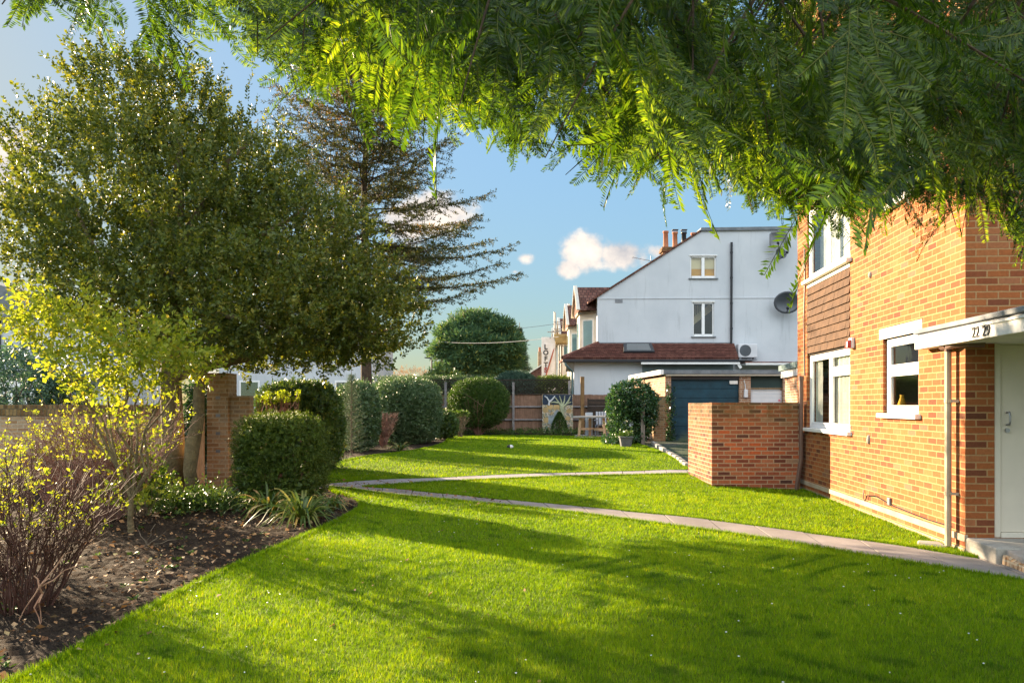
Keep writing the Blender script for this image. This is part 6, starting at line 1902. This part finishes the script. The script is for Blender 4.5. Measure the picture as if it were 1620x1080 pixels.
# ------------------------------------------------------------------ overhanging yew
def yew():
    root = (5.6, -2.6, 0)
    t = thing('yew_tree', 'overhanging yew with flat needle sprays drooping across the top of the view', 'tree', root)
    mb = MB(); mb.tube([root, (5.5, -2.5, 1.2), (5.3, -2.3, 2.6), (5.0, -2.0, 4.2), (4.9, -2, 6)], [.45, .38, .34, .28, .15], 12); mb.build('trunk', M['bark_dark'], t, smooth=True, world=True)
    # boughs
    rd = random.Random(5)
    ends = [(-.9, 3.6, 3.1), (.3, 3.9, 3.0), (1.3, 4.1, 2.9), (2.4, 4.2, 2.75), (3.0, 3.6, 2.6), (0.0, 2.6, 3.1), (1.2, 2.6, 3.0), (2.2, 2.7, 2.8)]
    for e in ends:
        pth = branch_path((5.1, -2.1, 3.6 + rd.uniform(-.4, .6)), e, -.28, .02, 8, rd)
        b = MB(); b.tube(pth, taper(.07, .008, 8), 7); b.build('bough', M['bark_dark'], t, world=True, smooth=True)
    # lower outline of the foliage (px -> py)
    XS = [-200, 0, 20, 55, 75, 95, 108, 135, 158, 172, 200, 228, 262, 280, 300, 318, 345, 380, 410, 440, 470, 500, 540, 580, 620, 660, 700, 740, 770, 800, 830, 860, 890, 920, 945, 975, 1000, 1030, 1060, 1100, 1140, 1180, 1215, 1250, 1300, 1340, 1370, 1400, 1440, 1480, 1520, 1560, 1600, 1640, 1800]
    YS = [0, 30, 40, 62, 20, -20, 20, 58, 54, -10, 10, 105, 95, 55, 20, 45, 70, 75, 125, 150, 165, 170, 185, 205, 220, 200, 205, 245, 265, 215, 240, 262, 300, 285, 235, 300, 325, 325, 275, 285, 305, 350, 350, 320, 345, 380, 330, 345, 360, 335, 385, 375, 400, 400, 400]
    # one spray: axis with side twigs, all carrying two ranks of needles; local +x is the axis
    def template(seed):
        rg = np.random.default_rng(seed)
        P = []; D = []; S = []
        def twig(o, d, n_, L, sp, nl):
            sd = np.cross([0, 0, 1.0], d); sd /= np.linalg.norm(sd)
            m = int(L / sp)
            bend = rg.normal(0, .25)
            for i in range(m):
                u = (i + .5) / m
                p = o + d * L * u + np.array([0, 0, -.25 * L * u * u]) + sd * bend * L * u * u
                for sg in (-1, 1):
                    if rg.random() < .06: continue
                    l = nl * (1 - .45 * abs(2 * u - .9) ** 2.5) * rg.uniform(.85, 1.1)
                    dd = d * rg.uniform(.35, .6) + sd * sg + np.array([0, 0, rg.normal(.08, .14)])
                    P.append(p); D.append(dd / np.linalg.norm(dd)); S.append(l)
            return [o + d * L * u + np.array([0, 0, -.25 * L * u * u]) + sd * bend * L * u * u for u in (0, .33, .66, 1)]
        lines = []
        L = rg.uniform(.20, .30)
        d0 = np.array([1.0, 0, 0])
        lines.append(twig(np.zeros(3), d0, 0, L, .0046, .029))
        for i in range(rg.integers(4, 8)):
            u = .1 + .65 * rg.random(); sg = 1 if i % 2 else -1
            a = sg * rg.uniform(.45, .85)
            d = np.array([math.cos(a), math.sin(a), rg.normal(0, .1)]); d /= np.linalg.norm(d)
            o = d0 * L * u + np.array([0, 0, -.25 * L * u * u])
            lines.append(twig(o, d, 0, L * rg.uniform(.3, .6) * (1.15 - u * .6), .0046, .026))
        P = np.array(P); D = np.array(D); S = np.array(S)
        A, B = frame_of(D)
        # needle: narrow quad lying in the spray plane, slightly rolled
        zz = np.tile([0, 0, 1.0], (len(P), 1)); sd = unit(np.cross(zz, D)); 
        rl = rg.normal(0, .5, len(P))[:, None]
        sd = unit(sd * np.cos(rl) + np.cross(D, sd) * np.sin(rl))
        w = .0021
        v = np.stack([P - sd * w * .8, P + D * S[:, None] * .55 - sd * w, P + D * S[:, None], P + D * S[:, None] * .55 + sd * w], 1)
        tw = []
        for ln in lines:
            for a, b in zip(ln[:-1], ln[1:]):
                dd = (b - a); s2 = np.cross([0, 0, 1.0], dd); s2 /= np.linalg.norm(s2) + 1e-9; s2 *= .0008
                tw.append([a - s2, b - s2, b + s2, a + s2])
        return v, np.array(tw)
    T = [template(100 + i) for i in range(8)]
    NV = []; VR = []; TV = []
    def emit(p, d, roll, sc, hue):
        d = d / np.linalg.norm(d)
        up = np.array([0, 0, 1.0]) if abs(d[2]) < .9 else np.array([0, 1.0, 0])
        y = np.cross(up, d); y /= np.linalg.norm(y); z = np.cross(d, y)
        z2 = np.array([-.45, .85, .25]) + RNG.normal(0, .38, 3); z2 -= d * (z2 @ d); z2 /= np.linalg.norm(z2); y2 = np.cross(z2, d)
        R = np.stack([d, y2, z2], 0) * sc
        v, tw = T[RNG.integers(8)]
        NV.append(v @ R + p); TV.append(tw @ R + p)
        VR.append(np.clip(RNG.normal(hue, .16, len(v)), 0, 1))
    cnt = 0; tries = 0
    stems = MB()
    nb = 0
    while nb < 700 and tries < 40000:
        tries += 1
        px = RNG.uniform(-160, 1800) if nb < 560 else RNG.uniform(1120, 1780)
        yl = float(np.interp(px, XS, YS))
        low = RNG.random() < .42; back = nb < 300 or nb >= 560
        py = yl - RNG.uniform(30, 150) if low else RNG.uniform(-190, max(yl - 60, -150))
        Y = RNG.uniform(2.5, 3.9) if back else RNG.uniform(1.35, 2.5)
        if px < 300:
            if RNG.random() < .78: continue
            py = min(py, -10); Y = RNG.uniform(1.5, 2.4)
        p0 = np.array(W(px, py, Y))
        if p0[2] > 3.4: continue
        g = lump(np.array([[px / 60, Y * 1.2, py / 60]]), 1.0, 3.3)[0]
        if g < (-.12 if not back or py > yl - 70 else -.6): continue
        nb += 1
        db = np.array([RNG.normal(-.25, .35), RNG.normal(.0, .3), -RNG.uniform(.45, 1.0)]); db /= np.linalg.norm(db)
        Lb = RNG.uniform(.22, .5)
        lat = np.cross(db, [-.45, .85, .25]); lat /= np.linalg.norm(lat)
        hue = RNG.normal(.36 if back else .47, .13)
        pts = []
        m = int(RNG.integers(4, 8))
        for i in range(m):
            u = i / (m - 1)
            q = p0 + db * Lb * u + np.array([0, 0, -.10 * Lb * u * u])
            pts.append(Vector(q))
            sg = 1 if i % 2 else -1
            d = db * RNG.uniform(.7, 1.1) + lat * sg * RNG.uniform(.2, .75) * (0.3 if i == m - 1 else 1) + np.array([0, 0, -.25])
            sc = RNG.uniform(.65, 1.25) * (1.15 - .25 * u)
            tip = q + d / np.linalg.norm(d) * .31 * sc
            tx, ty = 810 + tip[0] / tip[1] * F, 640 - (tip[2] - EYE) / tip[1] * F
            if ty > np.interp(tx, XS, YS) + RNG.normal(-4, 9): continue
            if tx < 318 and (px >= 300 or ty > 70): continue
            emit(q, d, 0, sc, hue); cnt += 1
        if len(pts) > 2:
            e = pts[-1]
            if 640 - (e.z - EYE) / e.y * F < np.interp(810 + e.x / e.y * F, XS, YS) - 12:
                back = Vector(p0) + Vector((.10, -.02, .16))
                stems.tube([back] + pts, taper(.005, .0012, len(pts)), 4, cap=False)
    stems.build('fine_branches', M['bark_dark'], t, world=True)
    # separate thin sprays hanging at the far left of the canopy
    for (px, yt, Y, sc) in ((22, 34, 1.9, .8), (52, 60, 1.8, .95), (70, 38, 2.0, .8), (118, 44, 2.0, .9), (140, 54, 1.9, .95), (162, 52, 2.1, .9), (215, 92, 1.9, 1.1), (232, 100, 1.8, 1.1), (258, 92, 2.0, 1.1), (245, 60, 2.1, 1.0), (285, 50, 2.0, 1.0), (300, 66, 2.1, 1.0)):
        for q in range(1):
            p = np.array(W(px + q * 10 - 4, yt - .27 * sc / Y * F - 12 * q, Y + .05 * q)); emit(p, np.array([.12 - .2 * q, .1, -1.0]), 0, sc, .4)
    # the mass of the crown higher up, out over the garden
    for _ in range(620):
        p = np.array([RNG.uniform(-2.2, 6.5), RNG.uniform(-2.5, 4.2), RNG.uniform(3.55, 5.2)])
        if (p[2] - EYE) / max(p[1], .2) < .80: continue
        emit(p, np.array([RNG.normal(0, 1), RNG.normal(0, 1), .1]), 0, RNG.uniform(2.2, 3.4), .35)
    # hero sprays close to the lens
    for (px, py, Y, dx) in ((1005, 40, 1.30, .06), (1030, 55, 1.32, .1), (1345, 20, 1.25, -.1), (1375, 15, 1.28, .12), (1215, 60, 1.45, -.12), (1235, 75, 1.5, .2), (1180, 120, 1.6, -.3), (760, 60, 1.5, -.2), (600, 40, 1.6, -.3), (1590, 10, 1.3, .1), (1440, 20, 1.5, .3), (870, 70, 1.6, .1), (690, 110, 1.7, -.25)):
        for q in range(2):
            p = np.array(W(px + q * 12, py - 10 * q, Y + .03 * q))
            if py + .26 / Y * F > np.interp(px, XS, YS) + 5: continue
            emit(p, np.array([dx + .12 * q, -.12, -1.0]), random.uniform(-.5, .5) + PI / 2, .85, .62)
    V = np.concatenate(NV).reshape(-1, 3)
    np_mesh('crown', V, np.arange(len(V)).reshape(-1, 4), M['yew'], t, np.concatenate(VR))
    V = np.concatenate(TV).reshape(-1, 3)
    np_mesh('twigs', V, np.arange(len(V)).reshape(-1, 4), M['yew_twig'], t)
    print('yew sprays', cnt, 'tries', tries, 'needles', len(np.concatenate(VR)))
yew()
# ================================================================== LIGHT, SKY, CAMERA
SUN_EL = math.radians(15.0)
SUN_AZ = math.radians(-48.0)          # measured from +Y, negative is to the left
sd = Vector((math.sin(SUN_AZ) * math.cos(SUN_EL), math.cos(SUN_AZ) * math.cos(SUN_EL), math.sin(SUN_EL)))
sun = bpy.data.lights.new('sun', 'SUN'); sun.energy = 5.0; sun.angle = math.radians(0.6); sun.color = (1.0, 0.77, 0.51)
so = bpy.data.objects.new('sun', sun); COL.objects.link(so)
so.rotation_euler = (-sd).to_track_quat('-Z', 'Y').to_euler()
so.location = (-20, 30, 20)

wd = bpy.data.worlds.new('World'); SC.world = wd; wd.use_nodes = True
nt = wd.node_tree; nt.nodes.clear()
out = nt.nodes.new('ShaderNodeOutputWorld')
bg = nt.nodes.new('ShaderNodeBackground'); bg.inputs['Strength'].default_value = 0.15
sky = nt.nodes.new('ShaderNodeTexSky'); sky.sky_type = 'NISHITA'; sky.sun_disc = False
sky.sun_elevation = SUN_EL; sky.sun_rotation = SUN_AZ
sky.air_density = 1.0; sky.dust_density = 0.6; sky.ozone_density = 2.0; sky.altitude = 50
tc = nt.nodes.new('ShaderNodeTexCoord')
sep = N(nt, 'ShaderNodeSeparateXYZ'); nt.links.new(tc.outputs['Generated'], sep.inputs[0])
ay = N(nt, 'ShaderNodeMath', operation='ABSOLUTE'); nt.links.new(sep.outputs[1], ay.inputs[0])
am = N(nt, 'ShaderNodeMath', operation='MAXIMUM'); nt.links.new(ay.outputs[0], am.inputs[0]); am.inputs[1].default_value = 0.05
du = N(nt, 'ShaderNodeMath', operation='DIVIDE'); nt.links.new(sep.outputs[0], du.inputs[0]); nt.links.new(am.outputs[0], du.inputs[1])
dv = N(nt, 'ShaderNodeMath', operation='DIVIDE'); nt.links.new(sep.outputs[2], dv.inputs[0]); nt.links.new(am.outputs[0], dv.inputs[1])
cv = N(nt, 'ShaderNodeCombineXYZ'); nt.links.new(du.outputs[0], cv.inputs[0]); nt.links.new(dv.outputs[0], cv.inputs[1])
nz = N(nt, 'ShaderNodeTexNoise'); nz.inputs['Scale'].default_value = 16; nz.inputs['Detail'].default_value = 8; nz.inputs['Roughness'].default_value = 0.6
nt.links.new(cv.outputs[0], nz.inputs['Vector'])
acc = None
def cloud(px, py, rx, ry, amt=1.0):
    global acc
    u, v = (px - 810) / F, (640 - py) / F
    s = N(nt, 'ShaderNodeVectorMath', operation='SUBTRACT'); nt.links.new(cv.outputs[0], s.inputs[0]); s.inputs[1].default_value = (u, v, 0)
    m = N(nt, 'ShaderNodeVectorMath', operation='MULTIPLY'); nt.links.new(s.outputs[0], m.inputs[0]); m.inputs[1].default_value = (F / rx, F / ry, 0)
    l = N(nt, 'ShaderNodeVectorMath', operation='LENGTH'); nt.links.new(m.outputs[0], l.inputs[0])
    r = N(nt, 'ShaderNodeMapRange'); nt.links.new(l.outputs['Value'], r.inputs[0]); r.inputs[1].default_value = 1.0; r.inputs[2].default_value = 0.0; r.inputs[3].default_value = 0.0; r.inputs[4].default_value = amt
    if acc is None: acc = r.outputs[0]
    else:
        a = N(nt, 'ShaderNodeMath', operation='MAXIMUM'); nt.links.new(acc, a.inputs[0]); nt.links.new(r.outputs[0], a.inputs[1]); acc = a.outputs[0]
for q in ((925, 400, 62, 52), (985, 402, 75, 44), (900, 425, 34, 26), (1040, 398, 50, 22, .7), (690, 335, 95, 62), (640, 350, 60, 60), (15, 235, 95, 55, 1.25), (-40, 280, 130, 80, 1.2), (25, 305, 70, 30, .9), (832, 408, 30, 16, .62), (815, 430, 24, 10, .5), (560, 600, 160, 40, .8), (250, 560, 300, 60, .8), (-400, 420, 300, 120), (2300, 300, 400, 120), (-1500, 500, 600, 200)):
    cloud(*q)
sc_ = N(nt, 'ShaderNodeMath', operation='MULTIPLY_ADD'); nt.links.new(nz.outputs['Fac'], sc_.inputs[0]); sc_.inputs[1].default_value = 1.5; sc_.inputs[2].default_value = -0.80
ad = N(nt, 'ShaderNodeMath', operation='ADD'); nt.links.new(acc, ad.inputs[0]); nt.links.new(sc_.outputs[0], ad.inputs[1])
mk = N(nt, 'ShaderNodeMath', operation='MULTIPLY'); nt.links.new(acc, mk.inputs[0]); mk.inputs[1].default_value = 4.0; mk.use_clamp = True
rp = N(nt, 'ShaderNodeMapRange'); rp.interpolation_type = 'SMOOTHSTEP'; nt.links.new(ad.outputs[0], rp.inputs[0]); rp.inputs[1].default_value = 0.22; rp.inputs[2].default_value = 0.62
mm = N(nt, 'ShaderNodeMath', operation='MULTIPLY'); nt.links.new(rp.outputs[0], mm.inputs[0]); nt.links.new(mk.outputs[0], mm.inputs[1])
cc = ramp(nt, [(0.35, (0.85, 0.83, 0.86)), (0.65, (1.7, 1.5, 1.3))], nz.outputs['Fac'])
# gentle shoulder on the glare round the sun, then bright clouds added behind and above the viewer as fill light
bw_ = N(nt, 'ShaderNodeRGBToBW'); nt.links.new(sky.outputs[0], bw_.inputs[0])
dn = N(nt, 'ShaderNodeMath', operation='MULTIPLY_ADD'); nt.links.new(bw_.outputs[0], dn.inputs[0]); dn.inputs[1].default_value = 1.35; dn.inputs[2].default_value = 1.0
dq = N(nt, 'ShaderNodeMath', operation='DIVIDE'); dq.inputs[0].default_value = 1.27; nt.links.new(dn.outputs[0], dq.inputs[1])
vm = N(nt, 'ShaderNodeVectorMath', operation='SCALE'); nt.links.new(sky.outputs[0], vm.inputs[0]); nt.links.new(dq.outputs[0], vm.inputs['Scale'])
vt = N(nt, 'ShaderNodeVectorMath', operation='MULTIPLY'); nt.links.new(vm.outputs[0], vt.inputs[0]); vt.inputs[1].default_value = (0.92, 1.02, 1.01)
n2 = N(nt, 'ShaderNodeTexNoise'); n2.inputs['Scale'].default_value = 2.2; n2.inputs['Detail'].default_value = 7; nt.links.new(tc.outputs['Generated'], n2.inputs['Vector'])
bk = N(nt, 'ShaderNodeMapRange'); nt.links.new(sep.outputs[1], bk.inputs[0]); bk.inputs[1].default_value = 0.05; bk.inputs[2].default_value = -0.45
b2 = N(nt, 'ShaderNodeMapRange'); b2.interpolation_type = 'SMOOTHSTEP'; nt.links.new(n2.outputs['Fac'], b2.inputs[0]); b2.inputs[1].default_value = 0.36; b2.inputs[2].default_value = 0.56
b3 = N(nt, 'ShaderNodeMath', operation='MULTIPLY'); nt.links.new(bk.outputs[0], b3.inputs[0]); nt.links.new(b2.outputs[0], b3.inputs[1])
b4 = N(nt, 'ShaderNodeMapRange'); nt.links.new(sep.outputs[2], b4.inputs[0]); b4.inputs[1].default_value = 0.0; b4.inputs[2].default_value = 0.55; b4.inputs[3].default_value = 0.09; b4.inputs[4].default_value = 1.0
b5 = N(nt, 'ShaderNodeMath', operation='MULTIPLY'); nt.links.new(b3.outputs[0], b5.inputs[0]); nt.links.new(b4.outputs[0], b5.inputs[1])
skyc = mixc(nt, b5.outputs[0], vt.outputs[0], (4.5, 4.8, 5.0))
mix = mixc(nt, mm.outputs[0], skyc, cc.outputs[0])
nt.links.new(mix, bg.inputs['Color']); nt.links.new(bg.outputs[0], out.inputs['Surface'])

cam = bpy.data.cameras.new('camera'); co_ = bpy.data.objects.new('camera', cam); COL.objects.link(co_)
cam.sensor_width = 36; cam.lens = 36 * F / 1620; cam.shift_y = 100 / 1620; cam.clip_end = 3000; cam.clip_start = 0.05
co_.location = (0, 0, EYE); co_.rotation_euler = (PI / 2, 0, 0)
SC.camera = co_
vs = SC.view_settings
vs.view_transform = 'Standard'; vs.look = 'None'; vs.gamma = 1; vs.use_curve_mapping = False; vs.exposure = 2.32
SC.cycles.max_bounces = 8; SC.cycles.transparent_max_bounces = 12
SC.cycles.use_denoising = True
